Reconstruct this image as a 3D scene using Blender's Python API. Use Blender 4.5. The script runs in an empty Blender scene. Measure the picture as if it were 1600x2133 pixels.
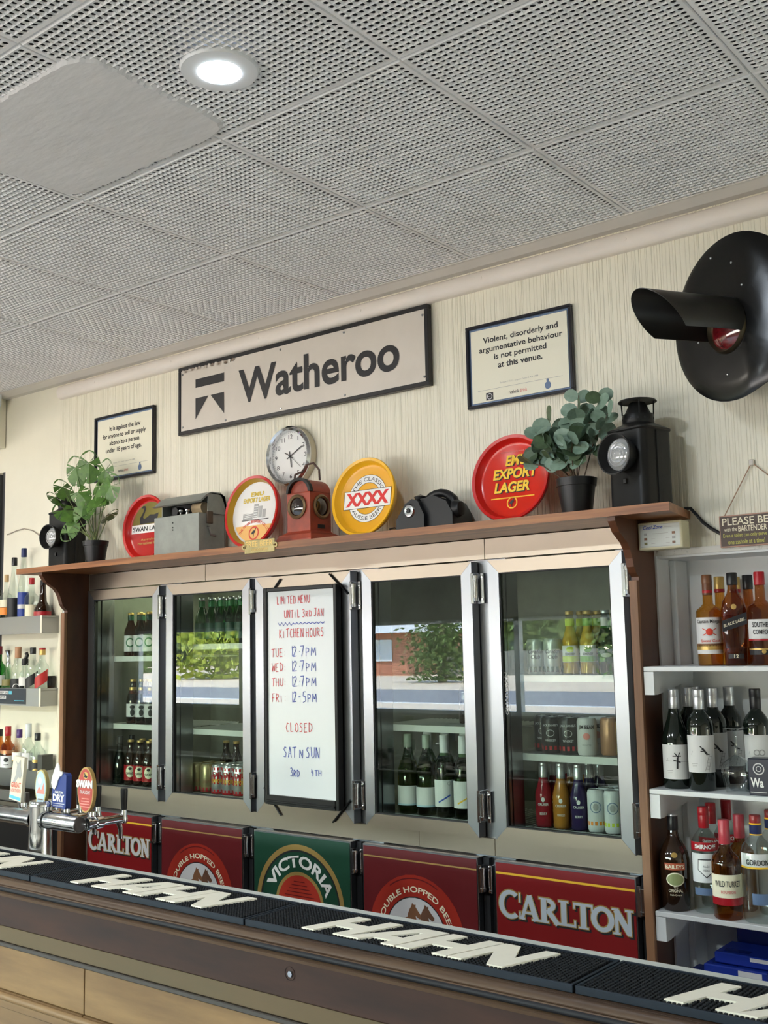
import bpy, math, random
from math import sin, cos, pi, radians, sqrt, atan2
from mathutils import Vector, Matrix
random.seed(7)
D = bpy.data
COL = bpy.context.scene.collection
SC = bpy.context.scene

# ------------------------------------------------------------------ camera
cam_d = D.cameras.new('camera')
cam = D.objects.new('camera', cam_d)
COL.objects.link(cam)
YAW, PITCH, ROLL, FPX = -0.672087, 0.122072, -0.020605, 2253.28
f = Vector((sin(YAW)*cos(PITCH), cos(YAW)*cos(PITCH), sin(PITCH)))
r0 = Vector((cos(YAW), -sin(YAW), 0)); u0 = r0.cross(f)
r = r0*cos(ROLL)+u0*sin(ROLL); u = -r0*sin(ROLL)+u0*cos(ROLL)
M = Matrix(((r.x, u.x, -f.x, 0), (r.y, u.y, -f.y, 0), (r.z, u.z, -f.z, 1.6), (0, 0, 0, 1)))
cam.matrix_world = M
cam_d.sensor_fit = 'HORIZONTAL'; cam_d.sensor_width = 36
cam_d.lens = FPX/1600*36
cam_d.clip_end = 500
SC.camera = cam
SC.cycles.transparent_max_bounces = 24
SC.cycles.max_bounces = 10
SC.cycles.diffuse_bounces = 5
SC.cycles.caustics_reflective = False
SC.cycles.caustics_refractive = False
SC.cycles.sample_clamp_indirect = 4

# ------------------------------------------------------------------ sky, sun, exposure
SC.view_settings.view_transform = 'Standard'
SC.view_settings.look = 'None'
SC.view_settings.gamma = 1
SC.view_settings.use_curve_mapping = False
SC.view_settings.exposure = 1.12
W = D.worlds.new('sky'); SC.world = W; W.use_nodes = True
nt = W.node_tree; nt.nodes.clear()
sky = nt.nodes.new('ShaderNodeTexSky'); sky.sky_type = 'NISHITA'
sky.sun_disc = False; sky.sun_elevation = radians(52); sky.sun_rotation = radians(60)
sky.air_density = 1.2; sky.dust_density = .6
bg = nt.nodes.new('ShaderNodeBackground'); bg.inputs[1].default_value = 2.8
wo = nt.nodes.new('ShaderNodeOutputWorld')
nt.links.new(sky.outputs[0], bg.inputs[0]); nt.links.new(bg.outputs[0], wo.inputs[0])

sun_d = D.lights.new('sun', 'SUN'); sun_d.energy = 42; sun_d.angle = radians(.6); sun_d.color = (1, .95, .86)
sun = D.objects.new('sun', sun_d); COL.objects.link(sun)
sun.rotation_euler = Vector((-.45, -.55, -1.25)).to_track_quat('-Z', 'Y').to_euler()

# unseen fill lights added to brighten the walls and niche (downlight in view built below)
def lamp(name, loc, energy, size, color, rot=(0, 0, 0), shape='DISK', size_y=None):
    l = D.lights.new(name, 'AREA'); l.energy = energy; l.shape = shape; l.size = size; l.color = color
    if size_y: l.size_y = size_y
    o = D.objects.new(name, l); COL.objects.link(o); o.location = loc; o.rotation_euler = rot
    return o
for lx in (-6.6, -4.2, -1.75):
    lamp('ceiling_lamp_or_fill', (lx, -1.6, 2.90), 50, .3, (.90, 1, .99))
lamp('ceiling_lamp_or_fill', (-1.748, 1.62, 2.915), 5, .09, (.80, .90, 1))
lamp('ceiling_lamp_or_fill', (-4.3, 1.62, 2.90), 9, .09, (1, .92, .80))  # unseen warm fill light added on the left

# ------------------------------------------------------------------ materials
MATS = {}
def mat(name, color=(.8, .8, .8), rough=.5, metal=0., spec=.5, noise=0., nscale=(8, 8, 8), bump=0., bscale=None,
        col2=None, coat=0., emit=None, estr=0., alpha=1., trans=0., ior=1.45, contrast=(.35, .65), rvar=0.):
    if name in MATS: return MATS[name]
    m = D.materials.new(name); m.use_nodes = True; MATS[name] = m
    t = m.node_tree; b = t.nodes['Principled BSDF']
    b.inputs['Base Color'].default_value = (*color, 1)
    b.inputs['Roughness'].default_value = rough
    b.inputs['Metallic'].default_value = metal
    b.inputs['Specular IOR Level'].default_value = spec
    b.inputs['Coat Weight'].default_value = coat
    b.inputs['IOR'].default_value = ior
    b.inputs['Transmission Weight'].default_value = trans
    if emit:
        b.inputs['Emission Color'].default_value = (*emit, 1); b.inputs['Emission Strength'].default_value = estr
    if noise or bump or col2 or rvar:
        tc = t.nodes.new('ShaderNodeTexCoord'); mp = t.nodes.new('ShaderNodeMapping')
        mp.inputs['Scale'].default_value = nscale
        t.links.new(tc.outputs['Object'], mp.inputs['Vector'])
        n = t.nodes.new('ShaderNodeTexNoise'); n.inputs['Scale'].default_value = 1
        n.inputs['Detail'].default_value = 6; n.inputs['Roughness'].default_value = .6
        t.links.new(mp.outputs[0], n.inputs['Vector'])
        if noise or col2:
            c2 = col2 or tuple(c*(1-noise) for c in color)
            rp = t.nodes.new('ShaderNodeValToRGB')
            rp.color_ramp.elements[0].position = contrast[0]; rp.color_ramp.elements[1].position = contrast[1]
            rp.color_ramp.elements[0].color = (*c2, 1); rp.color_ramp.elements[1].color = (*color, 1)
            t.links.new(n.outputs[0], rp.inputs[0]); t.links.new(rp.outputs[0], b.inputs['Base Color'])
        if rvar:
            mr = t.nodes.new('ShaderNodeMapRange'); mr.inputs[3].default_value = max(.02, rough-rvar); mr.inputs[4].default_value = rough+rvar
            t.links.new(n.outputs[0], mr.inputs[0]); t.links.new(mr.outputs[0], b.inputs['Roughness'])
        if bump:
            src = n
            if bscale:
                mp2 = t.nodes.new('ShaderNodeMapping'); mp2.inputs['Scale'].default_value = bscale
                t.links.new(tc.outputs['Object'], mp2.inputs['Vector'])
                src = t.nodes.new('ShaderNodeTexNoise'); src.inputs['Scale'].default_value = 1; src.inputs['Detail'].default_value = 4
                t.links.new(mp2.outputs[0], src.inputs['Vector'])
            bp = t.nodes.new('ShaderNodeBump'); bp.inputs['Strength'].default_value = bump; bp.inputs['Distance'].default_value = .004
            t.links.new(src.outputs[0], bp.inputs['Height']); t.links.new(bp.outputs[0], b.inputs['Normal'])
    return m

def thin_glass(name, tint=(.95, .98, .96), refl=1.0, rough=.0, ior=1.5):
    if name in MATS: return MATS[name]
    m = D.materials.new(name); m.use_nodes = True; MATS[name] = m
    t = m.node_tree; t.nodes.clear()
    out = t.nodes.new('ShaderNodeOutputMaterial'); mix = t.nodes.new('ShaderNodeMixShader')
    tr = t.nodes.new('ShaderNodeBsdfTransparent'); tr.inputs[0].default_value = (*tint, 1)
    gl = t.nodes.new('ShaderNodeBsdfGlossy'); gl.inputs['Roughness'].default_value = rough
    fr = t.nodes.new('ShaderNodeFresnel'); fr.inputs[0].default_value = ior
    mu = t.nodes.new('ShaderNodeMath'); mu.operation = 'MULTIPLY'; mu.inputs[1].default_value = refl; mu.use_clamp = True
    # same reflectance on the way in and out of the thin pane
    ge = t.nodes.new('ShaderNodeNewGeometry'); mr = t.nodes.new('ShaderNodeMapRange')
    mr.inputs[3].default_value = ior; mr.inputs[4].default_value = 1/ior
    t.links.new(ge.outputs['Backfacing'], mr.inputs[0]); t.links.new(mr.outputs[0], fr.inputs[0])
    t.links.new(fr.outputs[0], mu.inputs[0]); t.links.new(mu.outputs[0], mix.inputs[0])
    t.links.new(tr.outputs[0], mix.inputs[1]); t.links.new(gl.outputs[0], mix.inputs[2]); t.links.new(mix.outputs[0], out.inputs[0])
    return m

m_tile = mat('ceiling_tile_paint', (.84, .84, .85), .55, noise=.10, nscale=(5, 5, 5))
m_plenum = mat('dark_plenum', (.03, .03, .035), .9)
m_plaster = mat('plaster_patch', (.72, .72, .73), .75, noise=.05, nscale=(6, 6, 6), bump=1., bscale=(9, 22, 9))
m_wall = mat('cream_wall_paint', (.80, .765, .635), .55, noise=.07, nscale=(2.5, 2.5, 2.5), bump=.12, bscale=(40, 40, 15))
m_white = mat('white_gloss_paint', (.74, .765, .78), .4, noise=.06, nscale=(6, 6, 6), bump=.15, bscale=(30, 30, 30))
m_trim = mat('trim_paint', (.66, .635, .60), .5, noise=.05, nscale=(3, 3, 3))
m_cove = mat('half_round_paint', (.80, .74, .68), .5, noise=.05, nscale=(6, 6, 6), bump=.1, bscale=(30, 30, 30))
m_steel = mat('brushed_stainless', (.36, .30, .24), .33, 1., noise=.14, nscale=(1.6, 3, 5), rvar=.05, contrast=(.2, .8))
m_steel2 = mat('stainless_frame', (.34, .35, .37), .29, 1., noise=.10, nscale=(3, 3, 1.5), rvar=.04, contrast=(.2, .8))
m_ledge_steel = mat('dull_ledge_steel', (.30, .30, .30), .3, 1.)
m_chrome = mat('chrome', (.75, .76, .78), .12, 1.)
m_dark_gap = mat('black_rubber_gasket', (.012, .012, .014), .6)
m_wood = mat('stained_jarrah', (.115, .042, .018), .42, noise=.6, nscale=(3, 3, 1.2), col2=(.035, .014, .008), rvar=.1, bump=.08)
m_shelf = mat('varnished_shelf_wood', (.34, .135, .045), .38, nscale=(2.2, 25, 60), col2=(.17, .06, .02), bump=.1)
m_lip = mat('panel_edge_wood', (.26, .13, .065), .5, nscale=(30, 30, 2), col2=(.13, .06, .03))
m_fascia = mat('dark_bar_timber', (.052, .024, .017), .55, spec=.2, nscale=(1.6, 12, 9), col2=(.018, .011, .010), bump=.2, rvar=.12)
m_ledge = mat('worn_bar_edge', (.085, .050, .029), .45, spec=.3, nscale=(2.5, 30, 30), col2=(.05, .028, .018), bump=.15)
m_strip = mat('weathered_moulding', (.10, .068, .036), .6, spec=.25, nscale=(3, 20, 14), col2=(.09, .065, .035), bump=.2)
m_panel = mat('honey_timber_panel', (.215, .125, .052), .5, spec=.3, nscale=(1.4, 6, 11), col2=(.11, .06, .026), bump=.1)
m_black = mat('black_metal', (.012, .012, .012), .42, spec=.3, noise=.3, nscale=(9, 9, 9), rvar=.12)
m_gloss_black = mat('gloss_black_enamel', (.006, .006, .006), .22, spec=.4, noise=.2, nscale=(5, 5, 5), rvar=.1, bump=.1)
m_plastic = mat('black_plastic', (.010, .010, .011), .38, spec=.35)
m_rubber = mat('black_rubber_mat', (.010, .011, .014), .7, spec=.25)
m_navy = mat('navy_rubber_edge', (.008, .014, .024), .6, spec=.3)
m_letter = mat('cream_raised_rubber', (.78, .73, .62), .5, noise=.05, nscale=(30, 30, 30))
m_green = mat('monstera_leaf', (.085, .19, .03), .42, nscale=(40, 40, 40), col2=(.045, .11, .018))
m_gum = mat('eucalyptus_leaf', (.20, .29, .225), .5, nscale=(40, 40, 40), col2=(.14, .22, .165))
m_gum2 = mat('eucalyptus_leaf_dark', (.075, .125, .06), .5, nscale=(40, 40, 40), col2=(.05, .08, .04))
m_stem = mat('plant_stem', (.10, .13, .04), .5)
m_stem2 = mat('woody_stem', (.09, .06, .035), .6)
m_glass_door = thin_glass('door_glass', (.88, .93, .90), .86)
m_clear = thin_glass('clear_bottle_glass', (.90, .94, .92), 1.3)
m_greenglass = thin_glass('green_bottle_glass', (.10, .42, .12), 1.2)
m_wineglass = thin_glass('pale_green_wine_glass', (.33, .44, .30), 1.2)
m_amberglass = thin_glass('brown_beer_glass', (.30, .12, .04), 1.2)
m_amber = thin_glass('amber_spirit', (.66, .36, .13), 1.3)
m_gold_spirit = thin_glass('golden_rum', (.80, .52, .17), 1.3)
m_darkglass = mat('dark_wine_glass', (.006, .010, .007), .06, coat=.5)
m_brownglass = mat('dark_brown_glass', (.018, .008, .004), .07, coat=.5)
m_lensglass = mat('signal_lens_glass', (.55, .56, .56), .05, coat=1, trans=.5)
m_paper = mat('cream_paper', (.78, .755, .62), .5)
m_ink = mat('black_ink', (.015, .015, .018), .5)

def flat(name, c, rough=.45, metal=0): return mat(name, c, rough, metal)
WHITE = flat('white_print', (.82, .82, .80)); RED = flat('red_print', (.42, .012, .012)); DRED = flat('dark_red_print', (.12, .006, .009))
BRED = flat('bright_red_print', (.62, .045, .02)); YEL = flat('yellow_print', (.85, .50, .03)); GOLD = flat('gold_print', (.55, .37, .12), .35, .5)
CREAM = flat('cream_print', (.80, .74, .55)); NAVY = flat('navy_print', (.012, .022, .10)); BLUE = flat('blue_print', (.03, .08, .42))
GREEN = flat('dark_green_print', (.006, .055, .028)); OLIVE = flat('olive_print', (.17, .15, .045)); GREY = flat('grey_print', (.34, .34, .34))
LGREY = flat('light_grey_print', (.58, .58, .60)); CYAN = flat('cyan_print', (.10, .45, .62)); ORANGE = flat('orange_print', (.80, .25, .03))
BROWN = flat('brown_print', (.19, .085, .04)); LIME = flat('lime_print', (.55, .66, .06)); PURPLE = flat('purple_print', (.45, .08, .42))
MRED = flat('marker_red', (.62, .06, .07)); MBLUE = flat('marker_blue', (.03, .06, .38)); BOARD = flat('whiteboard_surface', (.72, .76, .78), .25)
PINK = flat('pink_print', (.70, .25, .22)); LBLUE = flat('pale_blue_print', (.42, .58, .70)); SILVER = flat('silver_foil', (.62, .63, .65), .3, .8)
STEELB = flat('steel_blue_print', (.12, .18, .30))

# ------------------------------------------------------------------ mesh helpers
def wloc(o):
    v = Vector((0, 0, 0))
    while o is not None: v = v + o.location; o = o.parent
    return v

class MB:
    def __init__(s): s.v = []; s.f = []; s.mi = []; s.cur = 0
    def add(s, vs, fs):
        n = len(s.v); s.v += [tuple(p) for p in vs]
        for q in fs: s.f.append(tuple(i+n for i in q)); s.mi.append(s.cur)
        return s
    def box(s, x0, x1, y0, y1, z0, z1):
        return s.add([(x0, y0, z0), (x1, y0, z0), (x1, y1, z0), (x0, y1, z0), (x0, y0, z1), (x1, y0, z1), (x1, y1, z1), (x0, y1, z1)],
                     [(0, 3, 2, 1), (4, 5, 6, 7), (0, 1, 5, 4), (1, 2, 6, 5), (2, 3, 7, 6), (3, 0, 4, 7)])
    def bbox(s, x0, x1, y0, y1, z0, z1, b=.002):
        # box whose edges are chamfered (by an inset on every face)
        P = []
        for (x, dx) in ((x0, 1), (x1, -1)):
            for (y, dy) in ((y0, 1), (y1, -1)):
                for (z, dz) in ((z0, 1), (z1, -1)):
                    P += [(x, y+dy*b, z+dz*b), (x+dx*b, y, z+dz*b), (x+dx*b, y+dy*b, z)]
        def i(a, c, e, k): return (a*4+c*2+e)*3+k
        F = []
        for a in (0, 1): F.append([i(a, 0, 0, 0), i(a, 1, 0, 0), i(a, 1, 1, 0), i(a, 0, 1, 0)])
        for c in (0, 1): F.append([i(0, c, 0, 1), i(1, c, 0, 1), i(1, c, 1, 1), i(0, c, 1, 1)])
        for e in (0, 1): F.append([i(0, 0, e, 2), i(1, 0, e, 2), i(1, 1, e, 2), i(0, 1, e, 2)])
        for c in (0, 1):
            for e in (0, 1): F.append([i(0, c, e, 1), i(1, c, e, 1), i(1, c, e, 2), i(0, c, e, 2)])
        for a in (0, 1):
            for e in (0, 1): F.append([i(a, 0, e, 0), i(a, 1, e, 0), i(a, 1, e, 2), i(a, 0, e, 2)])
        for a in (0, 1):
            for c in (0, 1): F.append([i(a, c, 0, 0), i(a, c, 1, 0), i(a, c, 1, 1), i(a, c, 0, 1)])
        for a in (0, 1):
            for c in (0, 1):
                for e in (0, 1): F.append([i(a, c, e, 0), i(a, c, e, 1), i(a, c, e, 2)])
        return s.add(P, F)
    def prism(s, poly, axis, a0, a1):
        # poly: list of 2-D points; axis 'x' -> (y,z), 'y' -> (x,z), 'z' -> (x,y)
        def p(q, a): return {'x': (a, q[0], q[1]), 'y': (q[0], a, q[1]), 'z': (q[0], q[1], a)}[axis]
        n = len(poly)
        vs = [p(q, a0) for q in poly]+[p(q, a1) for q in poly]
        fs = [tuple(range(n-1, -1, -1)), tuple(range(n, 2*n))]+[(i, (i+1) % n, (i+1) % n+n, i+n) for i in range(n)]
        return s.add(vs, fs)
    def lathe(s, prof, c=(0, 0, 0), n=24, axis='z', a0=0., a1=2*pi):
        full = abs(a1-a0-2*pi) < 1e-6
        m = n if full else n+1
        vs = []
        for (rr, h) in prof:
            for k in range(m):
                a = a0+(a1-a0)*k/n
                x, y = rr*cos(a), rr*sin(a)
                vs.append({'z': (c[0]+x, c[1]+y, c[2]+h), 'y': (c[0]+x, c[1]+h, c[2]+y), 'x': (c[0]+h, c[1]+x, c[2]+y)}[axis])
        fs = []
        for j in range(len(prof)-1):
            for k in range(n):
                k2 = (k+1) % m
                fs.append((j*m+k, j*m+k2, (j+1)*m+k2, (j+1)*m+k))
        return s.add(vs, fs)
    def cyl(s, r_, h0, h1, c=(0, 0, 0), n=20, axis='z', r2=None):
        r2 = r_ if r2 is None else r2
        return s.lathe([(0, h0), (r_, h0), (r2, h1), (0, h1)], c, n, axis)
    def tube(s, pts, r_, n=8, cap=True):
        pts = [Vector(p) for p in pts]; vs = []; fs = []
        rr = r_ if isinstance(r_, (list, tuple)) else [r_]*len(pts)
        up = None
        for i, p in enumerate(pts):
            d = (pts[min(i+1, len(pts)-1)]-pts[max(i-1, 0)]).normalized()
            if up is None:
                up = Vector((0, 0, 1)) if abs(d.z) < .9 else Vector((0, 1, 0))
            a = d.cross(up).normalized(); b = a.cross(d).normalized(); up = b
            for k in range(n):
                t = 2*pi*k/n
                vs.append(p+a*cos(t)*rr[i]+b*sin(t)*rr[i])
        for i in range(len(pts)-1):
            for k in range(n):
                fs.append((i*n+k, i*n+(k+1) % n, (i+1)*n+(k+1) % n, (i+1)*n+k))
        if cap: fs.append(tuple(range(n-1, -1, -1))); fs.append(tuple((len(pts)-1)*n+k for k in range(n)))
        return s.add(vs, fs)
    def obj(s, name, m, parent=None, smooth=False, local=False, kind=None, label=None, auto=None):
        me = D.meshes.new(name)
        off = Vector((0, 0, 0)) if (local or parent is None) else wloc(parent)
        me.from_pydata([(p[0]-off.x, p[1]-off.y, p[2]-off.z) for p in s.v], [], s.f)
        for mm in (m if isinstance(m, (list, tuple)) else [m]): me.materials.append(mm)
        if any(s.mi): me.polygons.foreach_set('material_index', s.mi)
        if smooth or auto: me.polygons.foreach_set('use_smooth', [True]*len(me.polygons))
        me.update()
        if smooth or auto:
            import bmesh
            bm = bmesh.new(); bm.from_mesh(me)
            bmesh.ops.remove_doubles(bm, verts=bm.verts, dist=1e-6)
            bmesh.ops.recalc_face_normals(bm, faces=bm.faces)
            lim = radians(auto or 38)
            for e in bm.edges:
                if len(e.link_faces) == 2 and e.calc_face_angle(0) > lim: e.smooth = False
            bm.to_mesh(me); bm.free()
        o = D.objects.new(name, me); COL.objects.link(o); o.parent = parent
        if kind: o['kind'] = kind
        if label: o['label'] = label
        return o

def thing(name, label, cat, loc=(0, 0, 0), group=None):
    o = D.objects.new(name, None); COL.objects.link(o); o.location = loc
    o.empty_display_size = .05
    return tag(o, label, cat, group)
def tag(o, label, cat, group=None):
    o['label'] = label; o['category'] = cat
    if group: o['group'] = group
    return o
def copy_tree(o, parent=None):
    c = o.copy(); COL.objects.link(c); c.parent = parent
    for ch in list(o.children): copy_tree(ch, c)
    return c
def struct(mb, name, m, **k):
    o = mb.obj(name, m, **k); o['kind'] = 'structure'; return o

# a drawing plane: origin O, axes U,V, outward normal N (towards the viewer)
class Pl:
    def __init__(s, O, U=(1, 0, 0), V=(0, 0, 1), N=(0, -1, 0), wrap=None):
        s.O = Vector(O); s.U = Vector(U); s.V = Vector(V); s.N = Vector(N); s.wrap = wrap
    def p(s, x, y, d=0):
        if s.wrap:   # x runs round a vertical cylinder of radius wrap whose axis is O; label centre faces N
            R = s.wrap+d; a = x/s.wrap; b = atan2(s.N.y, s.N.x)+a
            return s.O+Vector((R*cos(b), R*sin(b), y))
        return s.O+s.U*x+s.V*y+s.N*d
def shape(pl, polys, m, name, parent, d=.0006, thick=0):
    mb = MB()
    for q in polys:
        if pl.wrap:   # subdivide rectangles round the cylinder
            xs = [a[0] for a in q]; x0, x1 = min(xs), max(xs)
            if len(q) == 4:
                n = max(1, int((x1-x0)/(pl.wrap*.22)))
                for k in range(n):
                    t0, t1 = k/n, (k+1)/n
                    g = lambda a, b, t: (a[0]+(b[0]-a[0])*t, a[1]+(b[1]-a[1])*t)
                    quad = [g(q[0], q[1], t0), g(q[0], q[1], t1), g(q[3], q[2], t1), g(q[3], q[2], t0)]
                    mb.add([pl.p(a, b, d) for a, b in quad], [(0, 1, 2, 3)])
                continue
        if thick:
            n = len(q)
            mb.add([pl.p(a, b, d) for a, b in q]+[pl.p(a, b, d-thick) for a, b in q],
                   [tuple(range(n))]+[(i, i+n, (i+1) % n+n, (i+1) % n) for i in range(n)])
        else:
            mb.add([pl.p(a, b, d) for a, b in q], [tuple(range(len(q)))])
    return mb.obj(name, m, parent)
def rect(x0, y0, x1, y1): return [(x0, y0), (x1, y0), (x1, y1), (x0, y1)]
def disc(cx, cy, rx, ry=None, n=32): ry = ry or rx; return [(cx+rx*cos(2*pi*k/n), cy+ry*sin(2*pi*k/n)) for k in range(n)]
def band(cx, cy, r1, r2, a0=0, a1=360, n=36, sq=1.):
    out = []
    for k in range(n):
        t0, t1 = radians(a0+(a1-a0)*k/n), radians(a0+(a1-a0)*(k+1)/n)
        out.append([(cx+r1*cos(t0), cy+sq*r1*sin(t0)), (cx+r2*cos(t0), cy+sq*r2*sin(t0)), (cx+r2*cos(t1), cy+sq*r2*sin(t1)), (cx+r1*cos(t1), cy+sq*r1*sin(t1))])
    return out
def seg(x0, y0, x1, y1, w):
    dx, dy = x1-x0, y1-y0; L = math.hypot(dx, dy) or 1; nx, ny = -dy/L*w/2, dx/L*w/2
    return [(x0+nx, y0+ny), (x0-nx, y0-ny), (x1-nx, y1-ny), (x1+nx, y1+ny)]

FC = {}
def glyphs(text, bold):
    key = (text, bold)
    if key not in FC:
        cu = D.curves.new('lettering', 'FONT'); cu.body = text; cu.size = 1; cu.offset = bold; cu.resolution_u = 8 if text == 'Watheroo' else 4
        ob = D.objects.new('lettering', cu)
        me = D.meshes.new_from_object(ob)
        FC[key] = ([tuple(v.co) for v in me.vertices], [tuple(p.vertices) for p in me.polygons])
        D.objects.remove(ob); D.curves.remove(cu); D.meshes.remove(me)
    return FC[key]
def text(pl, s, x0, x1, y0, y1, m, parent, name='lettering', bold=.012, shear=0., d=.001, mb=None, arc=None, thick=0):
    """fit the text into the rectangle; arc=(cx,cy,R,side): run it round a circle instead (x0..x1 = angles in degrees)"""
    vs, fs = glyphs(s, bold)
    if not vs: return
    ax, bx = min(v[0] for v in vs), max(v[0] for v in vs); ay, by = min(v[1] for v in vs), max(v[1] for v in vs)
    own = mb is None
    if own: mb = MB()
    P = []
    for v in vs:
        a, b = (v[0]-ax)/(bx-ax), (v[1]-ay)/(by-ay)
        if arc:
            cx, cy, R, side = arc
            t = radians(x0+(x1-x0)*a); rr = R+(b*(y1-y0) if side > 0 else -b*(y1-y0))
            P.append(pl.p(cx+rr*cos(t), cy+rr*sin(t), d))
        else:
            y = y0+(y1-y0)*b
            P.append(pl.p(x0+(x1-x0)*a+shear*(y-y0), y, d))
    mb.add(P, fs)
    if thick:
        # side walls for raised letters
        import collections
        ec = collections.Counter()
        for q in fs:
            for i in range(len(q)):
                e = (q[i], q[(i+1) % len(q)]); ec[tuple(sorted(e))] += 1
        n0 = len(mb.v)
        mb.v += [tuple(Vector(p)-pl.N*thick) for p in P]
        base = n0-len(P)
        for (a, b), c in ec.items():
            if c == 1: mb.f.append((base+a, base+b, n0+b, n0+a)); mb.mi.append(0)
    if own: return mb.obj(name, m, parent)

# hand-drawn stroke letters for the whiteboard, on a 4 x 6 grid
HAND = {'L': [[(0, 6), (.2, 0), (3, .3)]], 'I': [[(1, 6), (1.1, 0)]], 'M': [[(0, 0), (.4, 6), (2, 2), (3.5, 6), (4, 0)]],
        'T': [[(-.3, 5.6), (3.8, 6)], [(1.8, 5.9), (1.6, 0)]], 'E': [[(3, 6), (.2, 5.8), (0, 0), (3, .2)], [(0, 3), (2.4, 3.2)]],
        'D': [[(.2, 0), (.2, 6), (2.8, 4.8), (3.4, 2.5), (2.2, .4), (0, 0)]], 'N': [[(0, 0), (.3, 6), (3, 0), (3.4, 6)]],
        'U': [[(0, 6), (.3, 1), (1.8, 0), (3.1, 1), (3.4, 6)]], '3': [[(0, 5.4), (1.8, 6), (3, 4.6), (1.2, 3.3), (3.2, 2), (2, 0), (0, .4)]],
        'R': [[(0, 0), (.3, 6), (2.8, 5), (2.6, 3.4), (.2, 2.8), (3.2, 0)]], 'J': [[(.6, 6), (3.6, 6)], [(2.4, 6), (2.3, 1), (1, 0), (0, 1)]],
        'A': [[(0, 0), (1.8, 6), (3.3, 0)], [(.6, 2), (2.9, 2.1)]], 'K': [[(.2, 6), (.2, 0)], [(3, 6), (.3, 2.8), (3.3, 0)]],
        'C': [[(3.2, 5.3), (1.6, 6), (.1, 3), (1.2, .2), (3.2, .6)]], 'H': [[(0, 6), (0, 0)], [(3, 6), (3.1, 0)], [(0, 3), (3.1, 3.2)]],
        'O': [[(1.7, 6), (.1, 4), (.4, 1), (1.8, 0), (3.2, 1.6), (3.1, 4.6), (1.7, 6)]], 'S': [[(3, 5.4), (1.4, 6), (.2, 4.4), (2.8, 2.4), (2, .2), (0, .5)]],
        'W': [[(0, 6), (.8, 0), (2, 4), (3, 0), (4, 6)]], 'F': [[(.2, 0), (.3, 6), (3.2, 6)], [(.3, 3), (2.6, 3.2)]],
        '1': [[(1, 6), (1, 0)]], '2': [[(.2, 4.8), (1.6, 6), (2.9, 4.6), (.1, 0), (3.2, .3)]], '7': [[(0, 5.8), (3, 6), (1.2, 0)]],
        'P': [[(.3, 0), (.2, 6), (2.9, 5.2), (2.5, 3.2), (.4, 2.8)]], '5': [[(3, 6), (.6, 6), (.3, 3.6), (2.6, 3.4), (2.8, .8), (.2, 0)]],
        '-': [[(.2, 2.8), (2.6, 3.2)]], '.': [[(1, 2.7), (1.2, 3.1)]], ':': [[(1, 1), (1.2, 1.2)], [(1, 3.4), (1.2, 3.6)]],
        '4': [[(.6, 6), (.2, 2.6), (3, 2.8)], [(2.2, 4.8), (2, 0)]]}
def hand(pl, s, x0, x1, y0, y1, mb, w=.0026, d=.0012):
    adv = []; t = 0
    for ch in s:
        wd = .45 if ch == ' ' else (.35 if ch in '.:1I' else 1)
        adv.append(t); t += wd
    sc = (x1-x0)/t
    for ch, a in zip(s, adv):
        k = .78 if ch.islower() else 1.
        dy = random.uniform(-.04, .04)*(y1-y0)
        for st in HAND.get(ch.upper(), []):
            P = [(x0+(a+q[0]/4*.82)*sc, y0+dy+q[1]/6*(y1-y0)*k+.06*(a/t)*(y1-y0)) for q in st]
            for p, q in zip(P, P[1:]):
                kk = d+(len(mb.f) % 40)*1e-5
                mb.add([pl.p(u_, v_, kk) for u_, v_ in seg(*p, *q, w)], [(0, 1, 2, 3)])

# ================================================================== THE ROOM
ZC = 2.929
WY = 3.12
# floor
fl = struct(MB().box(-12.6, 2.6, -3.5, 3.9, -.12, 0), 'floor', mat('floor_boards', (.32, .29, .26), .45, nscale=(1, 12, 1), col2=(.24, .21, .18)))
struct(MB().box(-7, 2.4, 2.0, 3.11, .0005, .012), 'floor_reflection_sheet', mat('dark_reflection_floor', (.05, .05, .055), .6))  # unseen dark sheet added so the steel doors reflect a darker floor
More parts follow.
